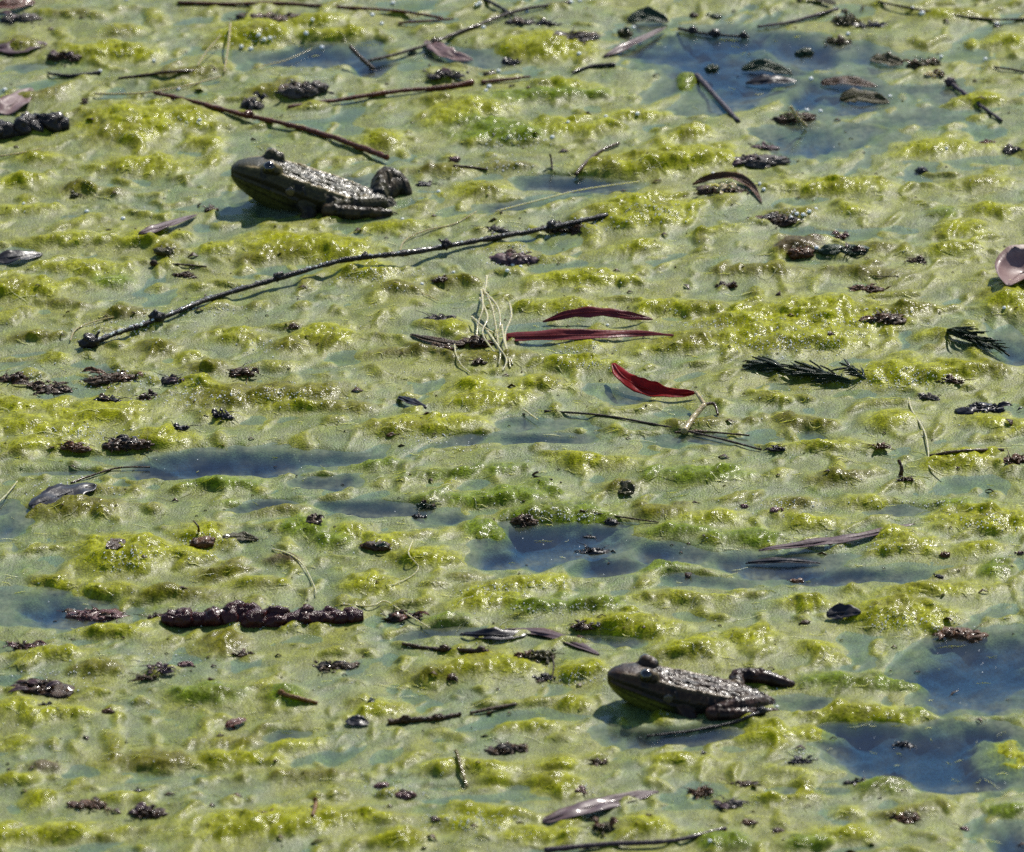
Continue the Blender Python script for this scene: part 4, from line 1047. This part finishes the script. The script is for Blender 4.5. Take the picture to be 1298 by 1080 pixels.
CL = [
    (725, 44, 66, 18, 'clay', 'grey-brown tangled scrap right of the black bubbly lump', 'debris clump', 4, 'debris'),
    (565, 92, 60, 14, 'clay', 'soaked grey scrap under the dull pink leaf', 'debris clump', 2, 'mauve'),
    (1100, 30, 50, 14, 'darkleaf', 'flat slate scrap beside the tall olive clump at the top', 'debris clump', 2, 'darkleaf'),
    (345, 20, 80, 14, 'litter', 'flat brown tangle under the stem along the top edge', 'debris clump', 4, 'rust'),
    (30, 20, 60, 22, 'clay', 'mauve-grey muddy scrap in the upper corner', 'debris clump', 2, 'mauve'),
    (380, 104, 70, 34, 'clay', 'grey-brown bubbly clump beside the upper blue pool', 'weed clump', 3, 'debris'),
    (322, 122, 34, 44, 'clay', 'ragged dark silty clump left of the grey-brown bubbly clump', 'weed clump', 2, 'black'),
    (82, 66, 50, 24, 'debris', 'dark brown lump in the upper left with purplish skin', 'debris clump', 2, 'mauve'),
    (106, 126, 16, 18, 'litter', 'tiny brown lump above the large yellow hump', 'debris clump', 0, None),
    (147, 473, 82, 30, 'litter', 'wide dark brown clump below the near end of the long twig', 'debris clump', 4, 'rust'),
    (308, 468, 38, 24, 'debris', 'single dark brown wedge of debris on pale algae', 'debris clump', 2, 'litter'),
    (15, 474, 44, 30, 'debris', 'dark glinting clump at the left edge below the twig', 'debris clump', 2, 'litter'),
    (60, 487, 70, 18, 'litter', 'flat brown strip of debris beside the dark edge clump', 'debris clump', 3, 'debris'),
    (136, 503, 40, 16, 'darkleaf', 'flat slate-coloured scrap under the wide brown clump', 'debris clump', 2, 'debris'),
    (186, 498, 24, 28, 'debris', 'small upright dark tuft beside the slate scrap', 'debris clump', 3, 'debris'),
    (222, 478, 50, 24, 'clay', 'mauve-grey soaked scrap between two brown clumps', 'debris clump', 2, 'mauve'),
    (283, 523, 36, 18, 'darkleaf', 'black-grey silty lump at the rim of the long blue gap', 'debris clump', 1, None),
    (165, 556, 66, 24, 'debris', 'dark ragged debris on the yellow bank above the long blue gap', 'debris clump', 4, 'black'),
    (92, 563, 46, 14, 'rust', 'rusty strip on the yellow bank at the left', 'debris clump', 2, 'rust'),
    (222, 540, 34, 14, 'darkleaf', 'thin dark scrap just over the yellow bank', 'debris clump', 1, None),
    (603, 428, 46, 28, 'debris', 'black debris knot at the foot of the pale root tuft', 'debris clump', 3, 'litter'),
    (555, 438, 44, 14, 'debris', 'dark stick end with debris left of the root tuft', 'debris clump', 2, 'litter'),
    (608, 456, 24, 14, 'litter', 'small brown scrap under the pale roots', 'debris clump', 1, None),
    (655, 322, 64, 34, 'mauve', 'purplish bubbly lump hanging below the long twig', 'weed clump', 3, 'debris'),
    (718, 285, 70, 26, 'debris', 'dark crumbly debris at the far end of the long twig', 'debris clump', 3, 'olive'),
    (628, 288, 40, 14, 'clay', 'grey soaked scrap above the long twig', 'debris clump', 1, None),
    (560, 352, 26, 10, 'debris', 'small dark scrap on yellow algae below the long twig', 'debris clump', 1, None),
    (560, 402, 44, 12, 'clay', 'grey-brown smear of debris left of the roots', 'debris clump', 1, None),
    (915, 236, 70, 30, 'litter', 'curled brown bubbly leaf clump beside the upper grey water', 'weed clump', 4, 'straw'),
    (985, 275, 74, 22, 'debris', 'dark debris with a row of bubbles under the curled clump', 'debris clump', 3, 'black'),
    (1015, 312, 40, 30, 'rust', 'rust-coloured weed clump below the bubble-rowed debris', 'weed clump', 2, 'olive'),
    (1066, 295, 26, 20, 'seed', 'pinkish-brown scrap above the dark weed patch', 'debris clump', 1, None),
    (1070, 313, 60, 22, 'weed', 'dark green weed patch beside the rust-coloured clump', 'weed clump', 2, 'debris'),
    (1160, 328, 34, 12, 'litter', 'small brown scraps right of the dark weed patch', 'debris clump', 1, None),
    (920, 360, 28, 12, 'debris', 'small dark brown scrap alone on pale algae', 'debris clump', 1, None),
    (1098, 364, 44, 10, 'rust', 'small rusty leaf scrap on pale algae', 'debris clump', 1, None),
    (1118, 400, 60, 16, 'litter', 'brown ragged strip on the yellow bank', 'debris clump', 2, 'rust'),
    (1245, 514, 60, 20, 'darkleaf', 'slate-black soaked scrap at the right below the weed sprig', 'debris clump', 2, 'darkleaf'),
    (1175, 500, 30, 14, 'clay', 'small grey soaked scrap beside the slate-black one', 'debris clump', 0, None),
    (1205, 480, 40, 10, 'debris', 'dark seedy strip on a yellow hump', 'debris clump', 1, None),
    (1285, 578, 40, 26, 'rust', 'rusty seed heads at the edge on an arching stem', 'seed head', 3, 'rust'),
    (1115, 564, 26, 12, 'rust', 'small rusty scrap beside a yellow streak', 'debris clump', 1, None),
    (985, 566, 28, 14, 'black', 'small black scrap at the end of the thin brown stem', 'debris clump', 1, None),
    (665, 654, 34, 30, 'debris', 'spiky dark star-shaped weed scrap above the central water', 'weed clump', 5, 'debris'),
    (772, 659, 28, 14, 'black', 'black seed on green algae above the central water', 'seed', 0, None),
    (748, 679, 18, 7, 'black', 'black speck at the rim of the central water', 'seed', 0, None),
    (752, 697, 44, 8, 'darkleaf', 'thin dark raft floating in the central water', 'debris clump', 1, None),
    (541, 638, 26, 14, 'weed', 'small dark green scrap in the grey water', 'weed clump', 2, 'debris'),
    (532, 653, 20, 8, 'darkleaf', 'thin slate scrap below the dark green scrap', 'debris clump', 0, None),
    (400, 655, 32, 24, 'litter', 'dark brown bud on a green hump', 'bud', 2, 'debris'),
    (256, 682, 38, 26, 'rust', 'rusty yellow bud with a dark curl on top', 'bud', 2, 'rust'),
    (480, 688, 44, 22, 'debris', 'dark-topped bud in the pale sheet above the s-shaped root', 'bud', 2, 'weed'),
    (120, 776, 76, 20, 'seed', 'dark wine-red lumps half sunk left of the catkin', 'debris clump', 2, 'debris'),
    (198, 779, 28, 12, 'debris', 'small dark lump touching the catkin tip', 'debris clump', 1, None),
    (515, 776, 54, 28, 'debris', 'dark red-brown scraps at the end of the catkin', 'debris clump', 3, 'red'),
    (678, 825, 54, 34, 'olive', 'olive-brown wedge-shaped clump above the lower frog', 'weed clump', 2, 'rust'),
    (690, 857, 28, 10, 'black', 'small dark scrap at the foot of the tiny stalk', 'debris clump', 1, None),
    (34, 815, 54, 20, 'debris', 'dark glinting debris at the left below the water gap', 'debris clump', 3, 'seed'),
    (235, 840, 34, 18, 'seed', 'glossy pinkish seed at the end of mauve debris', 'seed', 0, None),
    (203, 845, 44, 16, 'mauve', 'mauve-grey scrap beside the glossy pinkish seed', 'debris clump', 1, None),
    (185, 857, 36, 12, 'litter', 'brown scrap under the mauve-grey one', 'debris clump', 1, None),
    (50, 866, 84, 28, 'debris', 'long dark shrivelled scrap at the lower left', 'debris clump', 4, 'mauve'),
    (55, 892, 20, 8, 'black', 'small black scrap under the long shrivelled one', 'debris clump', 0, None),
    (137, 899, 20, 12, 'rust', 'tiny rust-red bud on pale algae', 'bud', 1, None),
    (310, 828, 32, 12, 'debris', 'small dark brown scrap below the catkin', 'debris clump', 1, None),
    (425, 842, 60, 14, 'litter', 'brown mossy strip under the catkin end', 'debris clump', 2, 'clay'),
    (570, 858, 26, 10, 'litter', 'small brown scrap on a yellow hump left of the wedge', 'debris clump', 1, None),
    (188, 1023, 54, 38, 'debris', 'dark ragged upright clump near the lower left corner', 'debris clump', 4, 'mauve'),
    (112, 1018, 56, 14, 'rust', 'reddish-brown strip beside the dark upright clump', 'debris clump', 2, 'debris'),
    (174, 1000, 13, 14, 'black', 'black seed just above the dark upright clump', 'seed', 0, None),
    (330, 1030, 28, 9, 'rust', 'faint rusty scrap near the bottom', 'debris clump', 0, None),
    (484, 992, 24, 18, 'seed', 'smaller pinkish glossy seed of the pair near the bottom', 'seed', 0, None),
    (513, 1003, 36, 20, 'seed', 'larger red-brown glossy seed of the pair near the bottom', 'seed', 1, 'debris'),
    (552, 1035, 18, 14, 'debris', 'small dark seed between low yellow humps near the bottom', 'seed', 0, None),
    (642, 945, 60, 22, 'litter', 'brown domed leaf scrap on pale yellow algae', 'debris clump', 2, 'clay'),
    (757, 966, 26, 9, 'litter', 'small brown scrap below the lower frog', 'debris clump', 1, None),
    (738, 1000, 22, 18, 'seed', 'small bubbly red scrap at the base of the broad purple leaf', 'debris clump', 1, None),
    (764, 1042, 36, 36, 'olive', 'upright olive-brown curled weed by the bottom stem', 'weed clump', 4, 'rust'),
    (890, 1000, 40, 22, 'rust', 'rusty brown lump in yellow algae near the bottom', 'debris clump', 2, 'rust'),
    (945, 992, 36, 12, 'litter', 'small brown strip right of the rusty lump', 'debris clump', 1, None),
    (925, 1017, 50, 16, 'clay', 'mauve-brown soaked scrap under the rusty lump', 'debris clump', 2, 'mauve'),
    (985, 1050, 18, 14, 'debris', 'tiny dark bud near the bottom edge', 'bud', 0, None),
    (948, 1040, 28, 12, 'rust', 'tiny rusty bud beside the dark bud near the bottom', 'bud', 1, None),
    (1015, 962, 34, 14, 'darkleaf', 'bubbly slate scrap beside the open blue water', 'debris clump', 2, 'darkleaf'),
    (893, 954, 9, 5, 'black', 'tiny black speck on pale algae below the lower frog', 'seed', 0, None),
    (1145, 942, 30, 8, 'darkleaf', 'thin dark scrap floating alone in open blue water', 'debris clump', 0, None),
    (1085, 991, 28, 6, 'darkleaf', 'thin slate scrap at the near rim of open blue water', 'debris clump', 0, None),
    (1148, 1034, 50, 12, 'rust', 'brown-topped strip on olive algae below the open water', 'debris clump', 2, 'olive'),
    (1222, 1048, 18, 10, 'seed', 'tiny pale-glinting seed near the lower right corner', 'seed', 0, None),
    (1215, 800, 68, 18, 'rust', 'rusty-topped debris strip at the rim of the right-hand water', 'debris clump', 4, 'rust'),
    (1022, 786, 14, 12, 'litter', 'tiny brown bud left of the small black leaf', 'bud', 0, None),
    (1198, 700, 18, 14, 'rust', 'tiny rust-red seed on pale algae', 'seed', 0, None),
    (1010, 734, 18, 10, 'rust', 'tiny rusty bud at the rim of blue-grey water', 'bud', 0, None),
    (942, 640, 16, 14, 'seed', 'smaller of two pink glinting seeds on the algae', 'seed', 0, None),
    (984, 643, 20, 16, 'seed', 'larger of two pink glinting seeds on the algae', 'seed', 0, None),
    (1294, 699, 14, 12, 'seed', 'pink glinting seed at the very edge', 'seed', 0, None),
    (1190, 729, 16, 8, 'black', 'tiny dark scrap in grey water at the right', 'seed', 0, None),
    (740, 791, 50, 9, 'debris', 'thin dark strip of debris below green humps', 'debris clump', 2, 'black'),
    (1148, 606, 20, 10, 'debris', 'small dark scrap at the foot of the hooked sprout', 'debris clump', 0, None),
    (885, 545, 14, 9, 'rust', 'rusty nub at the foot of the bent straw', 'bud', 0, None),
    (540, 231, 28, 10, 'black', 'small black bud with a bubble right of the upper frog', 'bud', 1, None),
    (575, 199, 18, 12, 'seed', 'pink-brown bubbly scrap right of the upper frog', 'seed', 0, None),
    (650, 75, 30, 18, 'darkleaf', 'dark slate lump beside the yellow hump near the top', 'debris clump', 1, None),
    (622, 91, 24, 16, 'olive', 'small olive bubbly bud in water near the top', 'bud', 1, None),
    (525, 66, 16, 12, 'weed', 'tiny dark bud on the curved brown stem', 'bud', 0, None),
    (695, 27, 28, 18, 'black', 'black bubbly lump near the top', 'debris clump', 1, None),
    (660, 24, 44, 18, 'clay', 'grey-brown scrap where brown stem and dark twig cross', 'debris clump', 2, 'debris'),
    (790, 38, 24, 24, 'olive', 'olive bubbly bud below the dark green leaf', 'bud', 2, 'weed'),
    (1072, 18, 38, 44, 'olive', 'tall olive weed clump at the top of the upper water', 'weed clump', 3, 'olive'),
    (1062, 48, 36, 24, 'olive', 'lower olive-brown weed clump under the tall one', 'weed clump', 3, 'debris'),
    (1018, 62, 28, 22, 'weed', 'dark green bud left of the lower olive clump', 'bud', 2, 'weed'),
    (1170, 74, 50, 34, 'olive', 'broad olive leaf clump at the head of the purplish stem', 'weed clump', 4, 'rust'),
    (1185, 92, 34, 16, 'straw', 'pale broken bits under the broad olive clump', 'debris clump', 2, 'debris'),
    (1005, 144, 60, 28, 'debris', 'dark brown leaf tuft with a pale stalk in the upper water', 'weed clump', 5, 'olive'),
    (903, 82, 20, 22, 'weed', 'dark green bud in the upper water near the purple-red stem', 'bud', 2, 'weed'),
    (904, 18, 20, 14, 'weed', 'small green bud near the top in grey water', 'bud', 1, None),
    (880, 17, 12, 14, 'debris', 'tiny dark bud beside the small green bud near the top', 'bud', 0, None),
    (1168, 213, 22, 16, 'darkleaf', 'dark slate bubble-topped bud alone on pale water', 'bud', 1, None),
    (1284, 186, 28, 24, 'clay', 'grey-brown lump at the right edge', 'debris clump', 1, None),
    (1250, 179, 18, 7, 'red', 'small dark red scrap near the right edge', 'debris clump', 0, None),
    (1264, 30, 14, 12, 'black', 'black bubbly seed under the fine brown stem', 'seed', 0, None),
    (968, 183, 44, 14, 'mauve', 'purple-pink scrap at the end of the purple-red stem', 'debris clump', 1, None),
    (955, 200, 80, 18, 'clay', 'grey silty scrap at the near rim of the upper water', 'debris clump', 2, 'mauve'),
    (95, 245, 18, 12, 'olive', 'tiny olive bubbly bud left of the upper frog', 'bud', 0, None),
    (265, 263, 24, 12, 'debris', 'tiny dark bubbly scrap beside the faded purple leaf', 'bud', 1, None),
    (370, 412, 22, 10, 'litter', 'small brown scrap under the long twig', 'debris clump', 1, None),
    (210, 315, 30, 16, 'olive', 'olive bubbly bud above the thin brown stem', 'bud', 1, None),
    (235, 347, 36, 10, 'debris', 'dark flat scrap under the thin brown stem', 'debris clump', 2, None),
    (470, 886, 12, 20, 'weed', 'tiny upright green bud left of the dark bumpy twig', 'bud', 1, None),
]
for i, (u, v, w, h, mt, lb, ct, sh, m2) in enumerate(CL):
    nm = {'bud': 'bud', 'seed': 'seed', 'weed clump': 'weed_clump', 'seed head': 'weed_clump'}.get(ct, 'debris_clump')
    clump(u, v, w, h, mt, lb, ct, nm, seed=i * 2.3, shreds=sh, mat2=m2, amp=0.2 if ct == 'seed' else 0.6)


# ------------------------------------------------------------------ catkins: a stalk set with fat scales
def catkin(px, n, rmm, mat, label, seed=0, z=1.5):
    L = lay(px, z, 12)
    root = empty('catkin', L[0], label, 'catkin', 'knobbly catkins soaked in the algae')
    rr_ = random.Random(seed)
    MB().tube(L, [rmm * 0.00092 * (0.3 + 0.7 * math.sin(math.pi * (0.06 + 0.88 * i / (len(L) - 1))) ** 0.5) for i in range(len(L))], 10, 0.4, seed).build('stalk', MAT[mat], root)
    t = 0.02
    i = 0
    while t < 1:
        p = L[int(t * (len(L) - 1))]
        f = 1.2 * rmm * 0.001 * (0.5 + 0.5 * math.sin(math.pi * min(1, 0.15 + t * 0.8))) * rr_.uniform(0.75, 1.12)
        for k in range(2):
            q = p + Vector((rr_.uniform(-0.5, 0.5) * f, (-0.45, 0.4)[k] * f, (rr_.uniform(0.1, 0.35), rr_.uniform(0.3, 0.6))[k] * f))
            MB().blob(q, (f * rr_.uniform(0.7, 1.35), f * 0.8, f * rr_.uniform(0.65, 0.95)), rr_.uniform(-0.8, 0.8), 0.35, 1.5, seed + i + k * 0.5, 3).build('scale', MAT[mat], root)
        t += rr_.uniform(0.75, 1.5) / n
        i += 1
    return root


MAT['wine'] = material('wine_dark_catkin', (0.040, 0.009, 0.008), 0.25, second=(0.085, 0.022, 0.018), **W)
catkin([(214, 786), (270, 786), (340, 787), (400, 785), (460, 781)], 10, 4.3, 'wine', 'long dark wine-red knobbly catkin lying in the algae', 3)
catkin([(-12, 170), (25, 166), (60, 160), (88, 159)], 6, 5.2, 'black', 'black knobbly catkin with bubbles cut by the edge', 5)


# ------------------------------------------------------------------ sprigs of pondweed: stem and needles
def sprig(px, label, n, ln, spread, seed):
    L = lay(px, 2.0, 10)
    root = empty('pondweed_sprig', L[0], label, 'pondweed', 'dark green pondweed sprigs')
    MB().tube(L, taper(len(L), 0.9, 0.5, 0.1, seed), 7, 0.2, seed).build('stem', MAT['weed'], root)
    m = MB().blade([(0, 0, 0), (0.3, 0, 0.04), (0.6, 0, 0.05), (1, 0, 0.0)], 0.13, (0, 0, 1), 0.4, 0.03, 2)
    proto = None
    rr_ = random.Random(seed)
    ax = (L[-1] - L[0]).normalized()
    az = math.atan2(ax.y, ax.x)
    for i in range(n):
        p = L[int(rr_.random() * (len(L) - 1))]
        if proto is None:
            o = local('needle', m, MAT['weed'], root, p - L[0])
            proto = o
        else:
            o = proto.copy()
            COL.objects.link(o)
            o.parent = root
        o.location = p - L[0] + Vector((0, 0, 0.0008))
        o.rotation_euler = (rr_.uniform(-1, 1), rr_.uniform(-0.28, 0.10), az + rr_.uniform(-spread, spread))
        s_ = ln * 0.001 * rr_.uniform(0.6, 1.1)
        o.scale = (s_, s_ * 0.8, s_)
    return root


sprig([(1078, 484), (1045, 479), (1005, 472), (975, 466)], 'spread dark green pondweed sprig with needles fanned out below the yellow bank', 70, 15, 0.55, 4)
sprig([(1098, 482, 1), (1088, 474, 4), (1076, 466, 6)], 'short tuft of olive needles at the head of the fanned sprig', 26, 10, 1.2, 8)
sprig([(1200, 420), (1225, 430), (1258, 442)], 'compact dark green pondweed sprig beside the grey water at the right', 60, 13, 0.5, 6)

# ------------------------------------------------------------------ air bubbles: the large single ones, and the froth of small ones
bm0 = MB().ball((0, 0, 0), 1.0, 3, 0.85)
BIG = '''160 0 8;408 60 9;396 25 7;388 42 9;306 59 8;318 62 9;342 48 8;195 77 7;226 113 8;127 90 8;253 152 8;6 114 9;8 134 7;498 4 9;608 4 9;604 6 7;620 110 10;616 115 8;723 3 11;735 1 8;613 35 9;668 15 8;472 19 9;632 90 8;775 67 9;782 64 9;788 62 9;796 60 9;810 54 13;734 68 8;808 144 8;768 148 8;700 174 9;778 82 8;803 35 8;1157 10 8;1169 17 11;1075 43 8;1028 100 9;1023 140 8;1040 141 8;946 46 9;1193 72 7;1249 75 8;1128 122 7;904 220 8;1264 30 8;1020 158 7;1010 271 8;1018 272 8;1026 268 8;1034 265 8;1003 276 8;997 280 7;968 240 8;963 233 7;643 343 8;668 331 8;650 336 7;510 278 7;535 360 7;660 338 7;1035 314 8;150 470 6;1273 390 7;575 345 6;900 1066 8;985 896 7;720 155 7;556 243 8;30 258 6;156 277 9;110 268 8;484 30 8;770 412 6;1200 188 6;335 50 9;328 44 8'''
for i, (u, v, d) in enumerate(parse(BIG)):
    r = 0.5 * d * mpp(v) * 0.7
    p_ = on(u, v, 0.3 * r)
    if i == 0:
        bo = MB().ball((0, 0, 0), 1.0, 3, 0.85)
        b0 = bo.build('bubble', MAT['bubble'], base=Vector((0, 0, 0)))
        o = b0
    else:
        o = b0.copy()
        COL.objects.link(o)
    o.location = p_
    o.scale = (r, r, r)
    lb = 'single large white air bubble sitting on wet algae or debris'
    if 765 < u < 830 and 45 < v < 75:
        lb = 'white air bubble in the string along the thin grey leaf'
    elif 990 < u < 1040 and 260 < v < 285:
        lb = 'white air bubble in the row on dark debris below the curled clump'
    elif 625 < u < 675 and 325 < v < 350:
        lb = 'white air bubble clinging to the purplish lump under the long twig'
    elif 300 < u < 345 and 40 < v < 65:
        lb = 'white air bubble on the bright yellow hump above the blue pool'
    tag(o, lb, 'bubble', 'large single air bubbles')

_rs = np.random.RandomState(11)
px_, fx_ = [], []
mi = MB().ball((0, 0, 0), 1.0, 1)
BV, BF = np.array([list(v) for v in mi.v], np.float32), np.array(mi.f, np.int32)
FROTH = '''335 50 60 22;440 5 60 14;237 155 40 14;158 38 40 10;385 108 70 30;816 58 60 10;655 325 90 34;740 285 80 16;915 232 60 22;1000 272 60 18;1040 420 120 40;990 440 120 30;735 440 80 16;745 462 60 12;850 265 60 20;1160 480 90 24;1060 480 120 30;1120 400 80 18;160 708 60 30;250 690 70 30;330 440 60 20;160 420 130 24;260 395 120 16;100 552 120 22;150 480 150 30;240 505 120 20;40 480 60 20;880 900 90 18;950 885 90 18;1220 795 70 18;1250 660 70 22;490 1000 60 20;70 860 90 24;60 815 60 20;210 840 70 18;640 745 110 16;700 655 110 22;1010 960 40 14;740 998 30 16;650 180 70 20;820 268 70 24;480 690 40 14;340 785 220 24;1000 640 90 16;1090 690 120 16;1175 640 100 14;700 770 120 16;560 560 120 20;1130 790 90 20;740 860 90 20;600 1040 120 20;900 410 120 20;480 350 100 20;90 620 90 24;360 500 120 20;640 205 60 20'''
spots = []
for u, v, w, h in parse(FROTH):
    for _ in range(int(w * h / 15)):
        spots.append((u + _rs.randn() * w * 0.33, v + _rs.randn() * h * 0.33, 0.13 + 0.30 * _rs.rand() ** 2.5))
for _ in range(5200):
    spots.append((_rs.rand() * 1340 - 20, _rs.rand() * 1110 - 15, 0.10 + 0.22 * _rs.rand() ** 3))
VV, FF = [], []
for u, v, r in spots:
    q = on(u, v)
    if q.z < 0.0004 and _rs.rand() < 0.8:
        continue
    VV.append(BV * (r * 0.001) + np.array([q.x, q.y, q.z + r * 0.0004], np.float32))
    FF.append(BF + len(BV) * (len(VV) - 1))
me = bpy.data.meshes.new('froth')
me.from_pydata(np.concatenate(VV).tolist(), [], np.concatenate(FF).tolist())
me.polygons.foreach_set('use_smooth', [True] * len(me.polygons))
me.materials.append(MAT['bubble'])
fo = bpy.data.objects.new('froth', me)
COL.objects.link(fo)
tag(fo, 'froth of tiny air bubbles spread over the algae', 'froth', kind='stuff')

# fine strands of algae and specks of plant litter, too many to count
def strands(name, n, mats, lens, rad, label, cat, seed, hmin=-1, follow=0.5):
    rs = np.random.RandomState(seed)
    m = MB()
    for _ in range(n):
        u, v = rs.rand() * 1380 - 40, rs.rand() * 1140 - 30
        p = on(u, v)
        if p.z <= 0.0003 and rs.rand() < 0.85:
            continue
        l_ = (lens[0] + (lens[1] - lens[0]) * rs.rand() ** 2) * 0.001
        a = rs.randn() * 0.6 + (math.pi if rs.rand() < 0.5 else 0)
        k = 5
        pts = []
        q = p.copy()
        for j in range(k):
            z = ground(q.x, q.y)
            pts.append(Vector((q.x, q.y, z + rad * 0.0006 + rs.rand() * 0.0004)))
            a += rs.randn() * 0.45
            q = q + Vector((math.cos(a), math.sin(a), 0)) * (l_ / k)
        m.tube(pts, [rad * 0.001 * f for f in (0.4, 1, 1, 0.9, 0.4)], 3)
    o = m.build(name, mats, base=Vector((0, 0, 0)))
    return tag(o, label, cat, kind='stuff')


M_STR = material('algae_strand', (0.23, 0.235, 0.01), 0.45, second=(0.12, 0.15, 0.02), nscale=120, bump=0, coat=0.1, sss=0.9, sss_r=0.001)
M_SIL = material('silted_strand', (0.30, 0.31, 0.19), 0.5, second=(0.16, 0.18, 0.09), nscale=120, bump=0, coat=0.1, sss=0.9, sss_r=0.001)
strands('algae_strands', 3000, M_STR, (3, 10), 0.13, 'fine yellow-green algae strands over the mat', 'algae', 21)
strands('silted_strands', 1600, M_SIL, (4, 18), 0.12, 'fine pale silted strands over the mat', 'algae', 22)
m = MB()
rs = np.random.RandomState(31)
for i in range(420):
    p = on(rs.rand() * 1380 - 40, rs.rand() * 1140 - 30)
    s_ = (0.6 + 2.4 * rs.rand() ** 3) * 0.001
    a = rs.randn() * 0.5
    d = Vector((math.cos(a), math.sin(a), rs.randn() * 0.15)) * s_
    m.blade([p - d, p + Vector((0, 0, 0.0004 + 0.3 * s_ * rs.rand())), p + d], s_ * (0.5 + 0.8 * rs.rand()), (rs.randn() * 0.4, rs.randn() * 0.4, 1), 0.4, 0.0002, 2, 0.4, i)
o = m.build('plant_debris', MAT['debris'], base=Vector((0, 0, 0)))
tag(o, 'specks of dark plant litter scattered over the algae', 'litter', kind='stuff')
